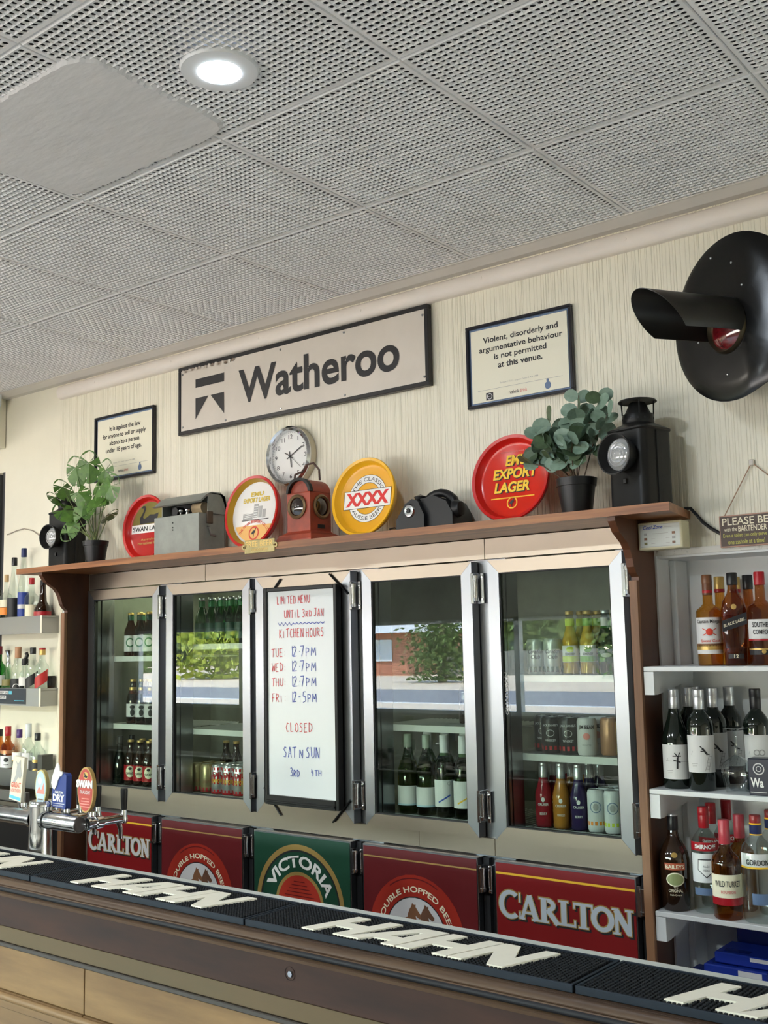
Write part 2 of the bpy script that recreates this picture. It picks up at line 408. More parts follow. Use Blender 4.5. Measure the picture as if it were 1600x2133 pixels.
# ceiling: dark void with perforated metal tiles hung under it
ceil = D.objects.new('ceiling', None); COL.objects.link(ceil); ceil['kind'] = 'structure'; ceil.location = (0, 0, ZC)
MB().box(-12.6, 2.6, -3.5, 3.30, ZC+.045, ZC+.09).obj('ceiling_void', m_plenum, ceil)
def tile_mesh():
    mb = MB(); T = .597; N = 32; q = .018; b = (T-N*q)/2; zt = .0027
    # border flange turned up at the joint
    e = .0030
    mb.add([(e, .0085, 0), (T-e, .0085, 0), (T-e, T-e, 0), (e, T-e, 0), (b, b+.001, 0), (T-b, b+.001, 0), (T-b, T-b, 0), (b, T-b, 0),
            (0, 0, .0075), (T, 0, .0075), (T, T, .012), (0, T, .012)],
           [(0, 4, 5, 1), (1, 5, 6, 2), (2, 6, 7, 3), (3, 7, 4, 0), (8, 0, 1, 9), (9, 1, 2, 10), (10, 2, 3, 11), (11, 3, 0, 8)])
    n0 = len(mb.v)
    for j in range(N+1):
        for i in range(N+1): mb.v.append((b+i*q, b+j*q, -.0028 if 0 < i < N and 0 < j < N else 0))
    R0, R1 = .0073, .0067
    oc = [(1, -.45), (1, .45), (.45, 1), (-.45, 1), (-1, .45), (-1, -.45), (-.45, -1), (.45, -1)]
    for j in range(N):
        for i in range(N):
            cx, cy = b+(i+.5)*q, b+(j+.5)*q
            k = len(mb.v)
            for ox, oy in oc: mb.v.append((cx+ox*R0, cy+oy*R0*.92, 0))
            for ox, oy in oc: mb.v.append((cx+ox*R1+.0004, cy+oy*R1-.0008, zt))
            c00, c10, c01, c11 = n0+j*(N+1)+i, n0+j*(N+1)+i+1, n0+(j+1)*(N+1)+i, n0+(j+1)*(N+1)+i+1
            F = [(k+1, c11, c10, k+0), (k+3, c01, c11, k+2), (k+5, c00, c01, k+4), (k+7, c10, c00, k+6),
                 (k+2, c11, k+1), (k+4, c01, k+3), (k+6, c00, k+5), (k+0, c10, k+7)]
            F += [(k+t, k+(t+1) % 8, k+8+(t+1) % 8, k+8+t) for t in range(8)]
            mb.f += F; mb.mi += [0]*len(F)
    return mb
tile0 = tile_mesh().obj('ceiling_tile', m_tile, ceil, local=True)
X0, Y0 = -3.798, 2.457
first = True
for i in range(-14, 10):
    for j in range(0, 11):
        o = tile0 if first else tile0.copy()
        if not first: COL.objects.link(o)
        first = False
        o.location = (X0+i*.597, Y0-j*.597, 0)
# plaster patch over one tile
mb = MB(); rnd = random.Random(3)
cx, cy, hx, hy = -2.262, 1.600, .345, .240
N = 160; ring = []
for k in range(N):
    a = 2*pi*k/N; c, s_ = cos(a), sin(a); e = 9
    rr = 1/((abs(c)**e+abs(s_)**e)**(1/e))
    ring.append((cx+c*rr*hx*(1+rnd.uniform(-.012, .012)), cy+s_*rr*hy*(1+rnd.uniform(-.018, .018))))
vs = [(x, y, ZC+.002) for x, y in ring]+[(cx+(x-cx)*.955, cy+(y-cy)*.955, ZC-.0065) for x, y in ring]+[(cx+(x-cx)*.6, cy+(y-cy)*.6, ZC-.007) for x, y in ring]
vs.append((cx, cy, ZC-.007))
fs = []
for k in range(N):
    k2 = (k+1) % N
    fs += [(k, k2, N+k2, N+k), (N+k, N+k2, 2*N+k2, 2*N+k), (2*N+k, 2*N+k2, 3*N)]
mb.add(vs, fs).obj('plaster_patch', m_plaster, ceil)

# downlight
dl = thing('downlight', 'round white LED downlight glowing in the perforated ceiling beside the plaster patch', 'light', (-1.748, 1.62, ZC))
MB().lathe([(.045, -.004), (.052, -.010), (.088, -.008), (.0925, 0), (.0925, .004), (.07, .004)], (-1.748, 1.62, ZC), 40).obj('bezel', flat('white_bezel', (.78, .80, .82), .35), dl, smooth=True)
MB().cyl(.046, -.013, -.003, (-1.748, 1.62, ZC), 32).obj('diffuser', mat('lit_diffuser', (1, 1, 1), emit=(.80, .91, 1), estr=16), dl)

# cornice fascia and half-round
mb = MB().prism([(3.040, ZC+.006), (3.041, ZC-.003), (3.048, ZC-.004), (3.050, ZC-.002), (3.092, ZC-.016), (3.122, ZC-.018), (3.122, ZC+.04), (3.040, ZC+.04)], 'x', -4.99, 2.5)
struct(mb, 'trim_1', m_trim)
mb = MB(); P = [(3.122, ZC-.028)]
for k in range(13):
    a = radians(90+180*k/12-15); P.append((3.112+.026*cos(a), ZC-.061+.034*sin(a)))
P.append((3.122, ZC-.094)); mb.prism(P, 'x', -4.504, 2.5)
struct(mb, 'trim_2', m_cove, smooth=True)
# nails on the half-round
for i in range(9):
    x = -4.2+i*.55
    tag(MB().lathe([(0, -.0020), (.004, -.0015), (.0045, 0)], (x, 3.0865, ZC-.061), 10, 'y').obj('nail_head', m_cove, smooth=True), f'painted nail head on the half round cornice batten, {("first", "second", "third", "fourth", "fifth", "sixth", "seventh", "eighth", "ninth")[i]} from its left end', 'nail', 'nail heads along the half round batten')

# fluted back wall
mb = MB(); xs = []; x = -4.52; rr = random.Random(11)
while x < 2.5:
    w = rr.choice([.004, .006, .008, .011, .015]); g = rr.choice([.001, .0014, .002]); h = rr.choice([.0007, .001, .0014])
    xs += [(x, WY), (x+.001, WY-h), (x+w-.001, WY-h), (x+w, WY)]; x += w+g
def strip(x_lo, x_hi, z0, z1):
    pts = [p for p in xs if x_lo <= p[0] <= x_hi]
    pts = [(x_lo, WY)]+pts+[(x_hi, WY)]
    vs = [(a, b, z0) for a, b in pts]+[(a, b, z1) for a, b in pts]; n = len(pts)
    mb.add(vs, [(i, i+1, n+i+1, n+i) for i in range(n-1)])
strip(-4.30, -1.415, 1.959, ZC+.03); strip(-1.415, 2.5, 1.862, ZC+.03); strip(-4.52, -4.30, 0, ZC+.03)
mb.box(-4.99, -4.515, WY, WY+.08, 0, ZC+.04)
mb.box(-4.515, -4.285, WY+.0005, WY+.08, 0, ZC+.04); mb.box(-4.3, 2.5, WY+.0005, WY+.18, 1.958, ZC+.04)
mb.box(-1.415, 2.5, WY+.0005, WY+.18, 1.860, 1.962)
struct(mb, 'wall_back', m_wall)
# niche right of the fridge
mb = MB().box(-1.48, 1.6, 3.30, 3.36, 0, 1.95); mb.box(-1.44, -1.416, WY, 3.30, 0, 1.86); mb.box(-1.416, 1.6, WY+.002, 3.30, 1.845, 1.862)
mb.bbox(-1.416, -1.395, WY+.09, 3.30, 0, 1.845, .003)
struct(mb, 'wall_niche', m_white)
struct(MB().box(-1.437, -1.414, WY-.004, WY+.012, .2, 1.86), 'trim_3', m_white)
struct(MB().box(-1.42, 1.6, WY-.006, WY+.002, 1.852, 1.872), 'trim_4', mat('chipped_white_edge', (.70, .70, .67), .7, nscale=(60, 60, 60), col2=(.35, .33, .30), contrast=(.3, .42)))
# left end of the bar wall: bulkhead over an opening, small cornice on it
mb = MB().box(-5.3, -4.99, -.4, 3.115, 2.655, ZC+.03)
struct(mb, 'wall_left', m_wall)
struct(MB().prism([(-4.99, ZC-.095), (-4.965, ZC-.085), (-4.945, ZC-.055), (-4.945, ZC), (-4.99, ZC)], 'y', -.4, 3.06), 'trim_5', m_white)
# remaining walls of the room (behind and beside the camera), with the window band the doors reflect
struct(MB().box(2.5, 2.6, -3.5, 3.3, 0, 3.0), 'wall_right', m_wall)
struct(MB().box(-12.7, -12.5, -3.5, 3.3, 0, 3.0), 'wall_far_left', m_wall)
struct(MB().box(-12.5, -5.95, WY, 3.2, 0, 3.0).box(-5.95, -4.99, WY, 3.2, 2.53, 3.0), 'wall_back_left', m_wall)
struct(MB().bbox(-5.95, -5.012, WY-.02, WY+.06, 0, 2.52, .004).box(-5.012, -4.99, WY, 3.2, 0, 2.53), 'dark_panel', mat('dark_grey_panel', (.05, .052, .055), .5))  # dark flat panel at the left end of the back wall
mb = MB(); WX0, WX1, WZ0, WZ1 = -12.2, -1.9, .84, 1.86
mb.box(-12.6, 2.6, -3.62, -3.5, 0, WZ0); mb.box(-12.6, 2.6, -3.62, -3.5, WZ1, 3.0)
mb.box(-12.6, WX0, -3.62, -3.5, WZ0, WZ1); mb.box(WX1, 2.6, -3.62, -3.5, WZ0, WZ1)
struct(mb, 'wall_front', mat('front_wall_paint', (.30, .28, .25), .6))
mb = MB()
for i in range(6):
    x = WX0+(WX1-WX0)*i/5; mb.box(x-.03, x+.03, -3.60, -3.52, WZ0, WZ1)
mb.box(WX0, WX1, -3.60, -3.50, WZ0, WZ0+.04); mb.box(WX0, WX1, -3.60, -3.52, WZ1-.04, WZ1)
struct(mb, 'window_1', m_white)
struct(MB().box(-14, 4, -5.2, 4.4, 3.05, 3.2), 'roof', mat('sun_block_roof', (.3, .3, .3), .6))  # unseen roof slab added to keep the sun out of the room

# ================================================================== OUTSIDE (seen in the door glass)
mb = MB().box(-160, 80, -140, -3.62, -.5, -.28)
struct(mb, 'ground', mat('sandy_ground', (.46, .38, .29), .9, nscale=(.3, .3, .3), col2=(.34, .28, .21)))
struct(MB().box(-160, 80, -30, -22, -.282, -.272), 'road', mat('asphalt', (.10, .10, .11), .8))
struct(MB().box(-160, 80, -22.0, -21.6, -.281, -.262), 'kerb', mat('pale_kerb', (.62, .60, .56), .8))
def outside_tree(x, y, h, rad, m, label, low=.40):
    t = thing('tree', label, 'tree', (x, y, -.28)); rd = random.Random(int(x*7))
    MB().tube([(x, y, -.28), (x+.2, y, h*.4), (x+.1, y+.2, h*.7)], [.22, .16, .1], 8).obj('trunk', mat('bark', (.12, .09, .06), .9), t)
    mb = MB()
    for k in range(2200):
        a, b, c = [max(-1, min(1, rd.gauss(0, .42))) for _ in range(3)]
        p = Vector((x+a*rad*1.3, y+b*rad, -.28+h*low+c*h*.55)); p.z = max(p.z, -.1); s_ = rad*.10
        d1 = Vector((rd.uniform(-1, 1), rd.uniform(-1, 1), rd.uniform(-1, 1))).normalized()*s_; d2 = d1.orthogonal().normalized()*s_*.6
        mb.add([p-d1, p+d2, p+d1, p-d2], [(0, 1, 2, 3)])
    mb.obj('foliage', m, t, kind='stuff')
mt3 = mat('gum_tree_green', (.085, .12, .06), .8); mt1 = mat('tree_green', (.10, .16, .045), .7); mt2 = mat('tree_yellow_green', (.30, .36, .05), .7)
outside_tree(-50, -40, 5.5, 2.6, mt2, 'yellow green tree across the road, mirrored in the second cooler door')
outside_tree(-31.0, -37, 4.2, 1.5, mt1, 'rounded grey green bush mirrored at the right of the fourth cooler door')
outside_tree(-43, -64, 7, 4.5, mt1, 'tall leafy tree behind the brick house mirrored in the fourth door')
outside_tree(-22, -44, 6, 2.6, mt1, 'dark tree across the road mirrored in the rightmost cooler door')
outside_tree(-72, -50, 6, 3, mt1, 'distant dark tree mirrored at the left of the second cooler door')
for i_, (tx, ty, th_, tr_) in enumerate(((-46, -78, 9, 5.9), (-62, -78, 9, 5.9), (-78, -76, 9, 5.9), (-95, -74, 9, 5.9), (-26, -77, 9, 5.9), (-112, -72, 9, 5.9))):
    outside_tree(tx, ty, th_, tr_, mt3, ('tall background gum tree mirrored in the fourth cooler door', 'tall gum tree mirrored above the house roof', 'broad gum tree mirrored between the second and fourth doors', 'broad gum tree mirrored in the second cooler door', 'gum tree mirrored in the rightmost cooler door', 'far gum tree mirrored in the first cooler door')[i_])
hs = thing('house', 'low brick house with a pale corrugated hip roof mirrored in the cooler door glass', 'house', (-46, -50, -.28))
mb = MB()
for cse in range(20):
    mb.box(-51, -40, -54, -46.0+.01*(cse % 2), -.28+cse*.13, -.28+cse*.13+.12)
mb.obj('wall', mat('red_brick', (.30, .12, .075), .8), hs)
mb = MB().add([(-52, -55, 2.3), (-39, -55, 2.3), (-39, -45.2, 2.3), (-52, -45.2, 2.3), (-49, -50, 3.9), (-42, -50, 3.9)],
              [(0, 1, 5, 4), (1, 2, 5), (2, 3, 4, 5), (3, 0, 4), (0, 3, 2, 1)])
mb.obj('roof', mat('corrugated_roof', (.62, .60, .56), .5), hs)
for wx in (-49.5, -46, -42.5): MB().box(wx, wx+1.4, -45.95, -45.9, .6, 1.9).obj('window', flat('curtained_window', (.45, .5, .55), .2), hs)
fn = thing('paling_fence', 'dark paling fence mirrored beside the brick house in the door glass', 'fence', (-33, -47, -.28))
for i in range(30): MB().box(-38.5+i*.4, -38.15+i*.4, -47.05, -47, -.28, 1.1+.03*(i % 3)).obj('paling', mat('grey_paling', (.10, .10, .09), .8), fn)

# ================================================================== DISPLAY FRIDGE
fr = thing('display_fridge', 'built-in stainless steel bar cool room with five glass doors above and five low doors', 'fridge', (-2.85, 3.12, 0))
def part(mb, name, m, p=fr, **k): return mb.obj(name, m, p, **k)
YF, YC = 3.10, 3.146
ZT, ZB = 1.878, .952
doors = [(-4.245, -3.738), (-3.690, -3.172), (-3.140, -2.636), (-2.580, -2.088), (-2.022, -1.522)]
# header sheets
part(MB().bbox(-4.262, -3.460, 3.119, 3.20, 1.884, 1.955, .001), 'header_panel', m_steel)
part(MB().bbox(-3.458, -2.044, 3.119, 3.20, 1.884, 1.955, .001), 'header_panel', m_steel)
part(MB().bbox(-2.042, -1.446, 3.118, 3.20, 1.884, 1.955, .001), 'header_panel', m_steel)
# cabinet face: mullions, middle rail
for a, b in [(-4.262, -4.20)]+[(doors[i][1]-.045, doors[i+1][0]+.045) for i in range(4)]+[(-1.567, -1.446)]:
    part(MB().box(a, b, YC, YC+.07, .05, 1.90), 'mullion', m_steel2)
part(MB().bbox(-4.262, -2.36, 3.128, YC+.05, .893, .95, .001), 'middle_rail', m_steel)
part(MB().bbox(-2.36, -2.045, 3.128, YC+.05, .893, .95, .001), 'middle_rail', m_steel)
part(MB().bbox(-2.043, -1.50, 3.126, YC+.05, .893, .95, .001), 'middle_rail', m_steel)
# interior box
IY = 3.86
m_in = mat('cool_room_lining', (.17, .18, .16), .5, noise=.3, nscale=(5, 5, 5))
part(MB().box(-4.30, -1.42, IY, IY+.02, .2, 2.0), 'interior_back', m_in)
part(MB().box(-4.262, -4.242, YC+.07, IY, .2, 2.0), 'interior_side', m_in); part(MB().box(-1.466, -1.446, YC+.07, IY, .2, 2.0), 'interior_side', m_in)
part(MB().box(-4.262, -1.446, YC+.07, IY, 1.96, 1.99), 'interior_ceiling', m_in); part(MB().box(-4.262, -1.446, YC+.045, IY, .93, .962), 'interior_floor', m_in)
m_wire = mat('white_coated_shelf', (.62, .64, .62), .45)
def wire_shelf(x0, x1, z, y1=3.56):
    o = part(MB().box(x0, x1, 3.215, 3.225, z-.024, z-.001), 'wire_shelf', m_wire)
    mb = MB(); n = int((x1-x0)/.022)
    for i in range(n+1):
        x = x0+(x1-x0)*i/n; mb.box(x-.0015, x+.0015, 3.226, y1, z-.005, z-.001)
    for yy in (3.32, 3.44, y1-.006): mb.box(x0, x1, yy, yy+.006, z-.011, z-.0055)
    q = mb.obj('shelf_wires', m_wire, o); return o
for z in (1.572, 1.262): wire_shelf(-4.23, -3.72, z)
for z in (1.62, 1.255): wire_shelf(-3.70, -3.15, z)
wire_shelf(-2.60, -2.07, 1.306); wire_shelf(-2.04, -1.50, 1.489); wire_shelf(-2.04, -1.50, 1.226)
wire_shelf(-4.23, -3.72, .9835); wire_shelf(-3.70, -3.15, .9835); wire_shelf(-2.60, -2.07, .9835); wire_shelf(-2.04, -1.50, .9835)
lamp('cool_room_light', (-4.0, 3.45, 1.94), 1.6, .1, (.95, 1, .62), shape='RECTANGLE', size_y=.4)
lamp('cool_room_light', (-1.9, 3.5, 1.94), .35, .1, (.92, 1, .72), shape='RECTANGLE', size_y=.3)
lamp('cool_room_light', (-3.35, 3.5, 1.94), .25, .1, (1, .97, .75), shape='RECTANGLE', size_y=.3)
lamp('cool_room_light', (-2.4, 3.5, 1.94), .3, .1, (1, .96, .70), shape='RECTANGLE', size_y=.3)
FB = .044
def hinge(x, z, parent, h=.104, sy=3.092):
    o = MB().bbox(x-.024, x-.012, sy, YC, z-h/2, z+h/2, .001).bbox(x+.010, x+.022, sy+.012, YC, z-h/2, z+h/2, .001).obj('hinge', m_chrome, parent)
    o2 = MB().cyl(.0085, z-h*.30, z+h*.30, (x-.003, sy, 0), 12).lathe([(0, z+h*.30), (.011, z+h*.30), (.011, z+h*.42), (0, z+h*.46)], (x-.003, sy, 0), 12).lathe([(0, z-h*.44), (.009, z-h*.42), (.011, z-h*.30), (0, z-h*.30)], (x-.003, sy, 0), 12)
    for dz in (-.038, .038): o2.lathe([(0, -.004), (.005, -.003), (.006, 0)], (x+.016, sy+.012, z+dz), 8, 'y')
    # the barrel belongs to the same moving piece: joined into the hinge
    me = o.data; b = o2.obj('hinge', m_chrome, parent, smooth=True)
    return b
for k, (a, b) in enumerate(doors):
    dr = D.objects.new('door', None); COL.objects.link(dr); dr.parent = fr; dr.location = (a-fr.location.x, YF-fr.location.y, ZB); dr.empty_display_size = .05
    y0, y1 = YF, YC-.006
    def frm(poly, nm): MB().prism(poly, 'y', y0, y1).obj(nm, m_steel2 if nm == 'stile' else m_steel, dr)
    frm([(a, ZB), (a+FB, ZB+FB), (a+FB, ZT-FB), (a, ZT)], 'stile')
    frm([(b, ZT), (b-FB, ZT-FB), (b-FB, ZB+FB), (b, ZB)], 'stile')
    frm([(a+.0006, ZT), (a+FB+.0006, ZT-FB), (b-FB-.0006, ZT-FB), (b-.0006, ZT)], 'top_rail')
    frm([(a+.0006, ZB), (b-.0006, ZB), (b-FB-.0006, ZB+FB), (a+FB+.0006, ZB+FB)], 'bottom_rail')
    g = .004
    MB().box(a+FB, a+FB+g, y0+.004, y0+.02, ZB+FB, ZT-FB).box(b-FB-g, b-FB, y0+.004, y0+.02, ZB+FB, ZT-FB).box(a+FB+g, b-FB-g, y0+.004, y0+.02, ZT-FB-g, ZT-FB).box(a+FB+g, b-FB-g, y0+.004, y0+.02, ZB+FB, ZB+FB+g).obj('gasket', m_dark_gap, dr)
    MB().box(a+.004, b-.004, y1, YC, ZB+.003, ZT-.003).obj('door_seal', m_dark_gap, dr) if k == 2 else \
        MB().box(a+.004, a+FB-.004, y1, YC, ZB+.003, ZT-.003).box(b-FB+.004, b-.004, y1, YC, ZB+.003, ZT-.003).box(a+FB, b-FB, y1, YC, ZT-.03, ZT-.003).box(a+FB, b-FB, y1, YC, ZB+.003, ZB+.03).obj('door_seal', m_dark_gap, dr)
    if k == 2: MB().box(a+FB+g, b-FB-g, y0+.008, y0+.02, ZB+FB+g, ZT-FB-g).obj('door_panel', m_steel, dr)
    else:
        ang = (.0, -.002, 0, .003, .001)[k]
        MB().box(a+FB+g, b-FB-g, y0+.010, y0+.0104, ZB+FB+g, ZT-FB-g).obj('glass_pane', m_glass_door, dr)
    for z in ((1.785, 1.055) if k < 2 else (1.785, 1.055)): hinge(b+.024, z, dr)
# small etched mark on the rightmost pane
dr5 = dr
pl = Pl((-1.960, 3.1095, 1.36), U=(0, 0, 1), V=(-1, 0, 0))
text(pl, 'GUARDIAN', 0, .14, 0, .012, GREY, dr5, name='lettering', bold=.01)

# lower doors with printed panels
ld = [(-4.225, -3.770), (-3.709, -3.214), (-3.153, -2.651), (-2.594, -2.095), (-2.027, -1.523)]
SY = 3.096; STOP = .884; SBOT = .30
def arc_word(pl, s, cx, cy, R, h, a0, a1, m, parent, **k):
    return text(pl, s, a0, a1, 0, h, m, parent, arc=(cx, cy, R, 1), **k)
def serif_word(pl, word, boxes, y0, y1, w, grow, dx, dz, m, parent, nm, d):
    mb = MB(); H = y1-y0; g = grow; cnt = [0]
    def nd(): cnt[0] += 1; return d+cnt[0]*9e-6
    def st(a, b, c, e, ww): k = nd(); mb.add([pl.p(p+dx, q+dz, k) for p, q in seg(a, b, c, e, ww+2*g)], [(0, 1, 2, 3)])
    def rc(a, b, c, e): k = nd(); mb.add([pl.p(p+dx, q+dz, k) for p, q in rect(a-g, b-g, c+g, e+g)], [(0, 1, 2, 3)])
    def el(cx, cy, rx, ry, a0, a1, ww):
        n = 26; kd = nd()
        for k in range(n):
            q = []
            for t, s_ in ((a0+(a1-a0)*k/n, 1), (a0+(a1-a0)*(k+1)/n, 1), (a0+(a1-a0)*(k+1)/n, -1), (a0+(a1-a0)*k/n, -1)):
                c_, s2 = cos(radians(t)), sin(radians(t)); h = g if s_ > 0 else -(ww+g)
                q.append(pl.p(cx+(rx+h)*c_+dx, cy+(ry+(g if s_ > 0 else -(ww*.7+g)))*s2+dz, kd))
            mb.add(q, [(0, 1, 2, 3)])
    sf = w*.42; th = H*.075
    for ch, (a, b) in zip(word, boxes):
        W_ = b-a; t0 = y0+(0 if ch != 'C' else -H*.06); t1 = y1 if ch != 'C' else y1+H*.12; HH_ = t1-t0
        if ch in 'CO':
            el((a+b)/2, (t0+t1)/2, W_/2, HH_/2, *((48, 312) if ch == 'C' else (0, 360)), w)
            if ch == 'C': rc(b-w*.55, t1-HH_*.38, b-w*.25, t1-HH_*.06); rc(b-w*.55, t0+HH_*.10, b-w*.25, t0+HH_*.30)
        elif ch == 'A':
            st(a+W_*.14, t0, (a+b)/2, t1, w*.62); st(b-W_*.16, t0, (a+b)/2, t1, w); rc(a+W_*.24, t0+H*.24, b-W_*.26, t0+H*.34); rc(a, t0, a+W_*.30, t0+th); rc(b-W_*.38, t0, b, t0+th)
        elif ch == 'R':
            rc(a+sf, t0, a+sf+w, t1); rc(a, t0, a+2*sf+w, t0+th); rc(a, t1-th, a+W_*.5, t1); el(a+W_*.42, t1-H*.27, W_*.40, H*.27, -90, 90, w*.9); rc(a+sf, t1-H*.54, a+W_*.45, t1-H*.46); st(a+W_*.45, t1-H*.5, b-sf*.8, t0, w*.9); rc(b-W_*.28, t0, b, t0+th)
        elif ch == 'L':
            rc(a+sf, t0, a+sf+w, t1); rc(a, t0, b, t0+th*1.4); rc(a, t1-th, a+2*sf+w, t1); rc(b-w*.35, t0, b, t0+H*.28)
        elif ch == 'T':
            c_ = (a+b)/2; rc(c_-w/2, t0, c_+w/2, t1); rc(a, t1-th*1.4, b, t1); rc(c_-w/2-sf, t0, c_+w/2+sf, t0+th); rc(a, t1-H*.26, a+w*.3, t1); rc(b-w*.3, t1-H*.26, b, t1)
        elif ch == 'N':
            rc(a+sf, t0, a+sf+w*.6, t1); rc(b-sf-w*.6, t0, b-sf, t1); st(a+sf+w*.2, t1-w*.2, b-sf-w*.3, t0+w*.3, w); rc(a-sf*.3, t1-th, a+sf+w*.7, t1); rc(a, t0, a+2*sf+w*.5, t0+th); rc(b-2*sf-w*.6, t1-th, b, t1)
    return mb.obj(nm, m, parent)
HORSE = [(0, 0), (.02, .25), (.10, .42), (.16, .50), (.20, .62), (.27, .56), (.34, .58), (.33, .50), (.46, .34), (.56, .24), (.55, .17), (.48, .13), (.40, .17), (.33, .22), (.36, .10), (.38, 0)]
for k, (a, b) in enumerate(ld):
    o = D.objects.new('low_door', None); COL.objects.link(o); o.parent = fr; o.location = (a-fr.location.x, SY-fr.location.y, SBOT)
    MB().bbox(a, b, SY, YC-.002, SBOT-.02, STOP+.004, .001).obj('door_block', m_steel2, o)
    MB().box(b+.002, b+.026, YC-.02, YC+.01, SBOT, STOP).obj('seal_gap', m_dark_gap, o)
    hinge(b+.026, .82, o, .09)
    pl = Pl((a, SY-.0005, 0)); w = b-a
    base = {0: BRED, 1: DRED, 2: GREEN, 3: DRED, 4: BRED}[k]
    if k in (0, 4): base = flat('carlton_red', (.21, .007, .009), .4)
    shape(pl, [rect(.004, SBOT, w-.004, STOP-.002)], base, 'printed_panel', o, .001)
    if k in (0, 4):
        shape(pl, [rect(.004, .846, w-.004, .853)], YEL, 'print_stripe', o, .0016)
        W6 = w-.016; bxs = [(.010, .100), (.088, .168), (.166, .242), (.240, .302), (.294, .364), (.356, .438), (.432, .504)]
        bxs = [(a_*W6/.504+.004, b_*W6/.504+.004) for a_, b_ in bxs]
        for nm, m_, dx, dz, dd, gr in (('letter_shadow', m_ink, .006, -.006, .0014, .002), ('letter_outline', GOLD, -.0004, .0006, .0020, .0030), ('lettering', LGREY if k == 0 else flat('pale_steel_letter', (.50, .56, .62)), 0, 0, .0026, 0.)):
            serif_word(pl, 'CARLTON', bxs, .714, .790, .019, gr, dx, dz, m_, o, nm, dd)
    elif k == 2:
        cx, cz = .245, .628
        shape(pl, band(cx, cz, .205, .225, 5, 175), GOLD, 'print_ring', o, .0016)
        shape(pl, band(cx, cz, .198, .205, 5, 175), m_ink, 'print_ring', o, .0017)
        shape(pl, [disc(cx, cz, .125)], GOLD, 'print_disc', o, .0016)
        shape(pl, [disc(cx, cz, .112)], flat('vb_red', (.40, .035, .02), .35), 'print_disc', o, .0019)
        shape(pl, [seg(cx-.10+.012*i, cz+.01+.013*i, cx+.10-.012*i, cz+.01+.013*i, .003) for i in range(7)], DRED, 'print_stripes', o, .0022)
        arc_word(pl, 'VICTORIA', cx, cz, .140, .046, 158, 18, WHITE, o, bold=.03, d=.0024)
    else:
        shape(pl, [rect(.004, .846, w-.004, .851)], GOLD, 'print_stripe', o, .0016)
        cx, cz = .235, .598
        shape(pl, [disc(cx, cz, .205)], flat('horse_sign_red', (.33, .025, .015), .35), 'print_disc', o, .0016)
        shape(pl, band(cx, cz, .190, .194, 60, 125), DRED, 'print_ring', o, .0019)
        shape(pl, [disc(cx, cz, .132)], m_ink, 'print_disc', o, .0019)
        shape(pl, [disc(cx, cz, .128)], LGREY, 'print_disc', o, .0021)
        arc_word(pl, 'DOUBLE HOPPED BEER', cx, cz, .146, .020, 172, 12, CREAM, o, bold=.02, d=.0024)
        for dx, cc in ((-.035, BROWN), (.02, flat('chestnut_print', (.13, .06, .035)))):
            shape(pl, [[(cx+dx+px*.11, cz+.045+py*.105) for px, py in HORSE]], cc, 'horse_print', o, .0024+.0002*(dx > 0))
        shape(pl, [seg(cx-.10, cz+.03, cx-.02, cz+.06, .012)], BROWN, 'horse_print', o, .0023)

# whiteboard hung on the third door
wb = thing('whiteboard', 'black framed white menu board with red and blue handwriting on the middle cooler door', 'whiteboard', (-2.86, 3.085, 1.0))
x0, x1, z0, z1 = -3.056, -2.675, .998, 1.832
t_ = .016
MB().bbox(x0, x0+t_, 3.062, 3.092, z0, z1).bbox(x1-t_, x1, 3.062, 3.092, z0, z1).bbox(x0+t_, x1-t_, 3.062, 3.092, z1-t_, z1).bbox(x0+t_, x1-t_, 3.058, 3.092, z0, z0+.036).obj('frame', m_plastic, wb)
MB().bbox(x0+t_, x1-t_, 3.052, 3.062, z0+.010, z0+.018).obj('pen_tray', m_plastic, wb)
MB().box(x0+t_, x1-t_, 3.070, 3.088, z0+.036, z1-t_).obj('writing_surface', BOARD, wb)
bx, bw = x0+t_, x1-x0-2*t_; bz, bh = z1-t_, z1-t_-z0-.036
pl = Pl((bx, 3.0695, bz))
red, blu = MB(), MB()
def hw(s, fx0, fx1, ft, hh, mb, w=.0026):
    one = MB(); hand(pl, s, fx0*bw, fx1*bw, -ft*bh-hh/2, -ft*bh+hh/2, one, w)
    one.obj('lettering', MRED if mb is red else MBLUE, wb)
hw('LIMiTED MENU', .15, .66, .045, .030, red); hw('UNTiL 3rd JAN', .26, .86, .115, .030, red)
hw('KiTCHEN HOURS', .18, .86, .210, .034, red)
P = [(.16+.70*i/24, .162+(.010 if i % 2 else -.006)*(1 if i < 8 else .5)) for i in range(25)]
for p, q in zip(P, P[1:]): blu.add([pl.p(a*bw, -b*bh, .0012+0) for a, b in [(p[0], p[1]-.002), (p[0], p[1]+.002), (q[0], q[1]+.002), (q[0], q[1]-.002)]], [(0, 1, 2, 3)])
for s, t, ft in (('TUE:', '12.7pm', .300), ('WED:', '12.7pm', .372), ('THU:', '12.7pm', .446), ('FRi:', '12-5pm', .522)):
    hw(s, .06, .27, ft+.006, .032, red); hw(t, .36, .74, ft, .040, blu)
hw('CLOSED', .27, .68, .668, .034, red); hw('SAT n SUN', .23, .78, .788, .040, blu); hw('3rd', .33, .48, .884, .032, blu); hw('4th', .64, .80, .878, .028, blu)
blu.obj('underline', MBLUE, wb, label='blue wavy underline')
for (p, q) in (((x0+.035, z1), (-.05, .035)), ((x1-.03, z1), (-.045, .04))):
    pass
rods = [((x0-.030, z1-.062), (x0+.062, z1+.035)), ((x1-.060, z1+.040), (x1+.032, z1-.040)), ((x0-.036, z0+.055), (x0+.055, z0-.045)), ((x1-.060, z0-.048), (x1+.028, z0+.038))]
for (a, b), (c, d) in rods:
    MB().tube([(a, 3.094, b), (c, 3.094, d)], .0035, 8).obj('corner_rod', m_plastic, wb)

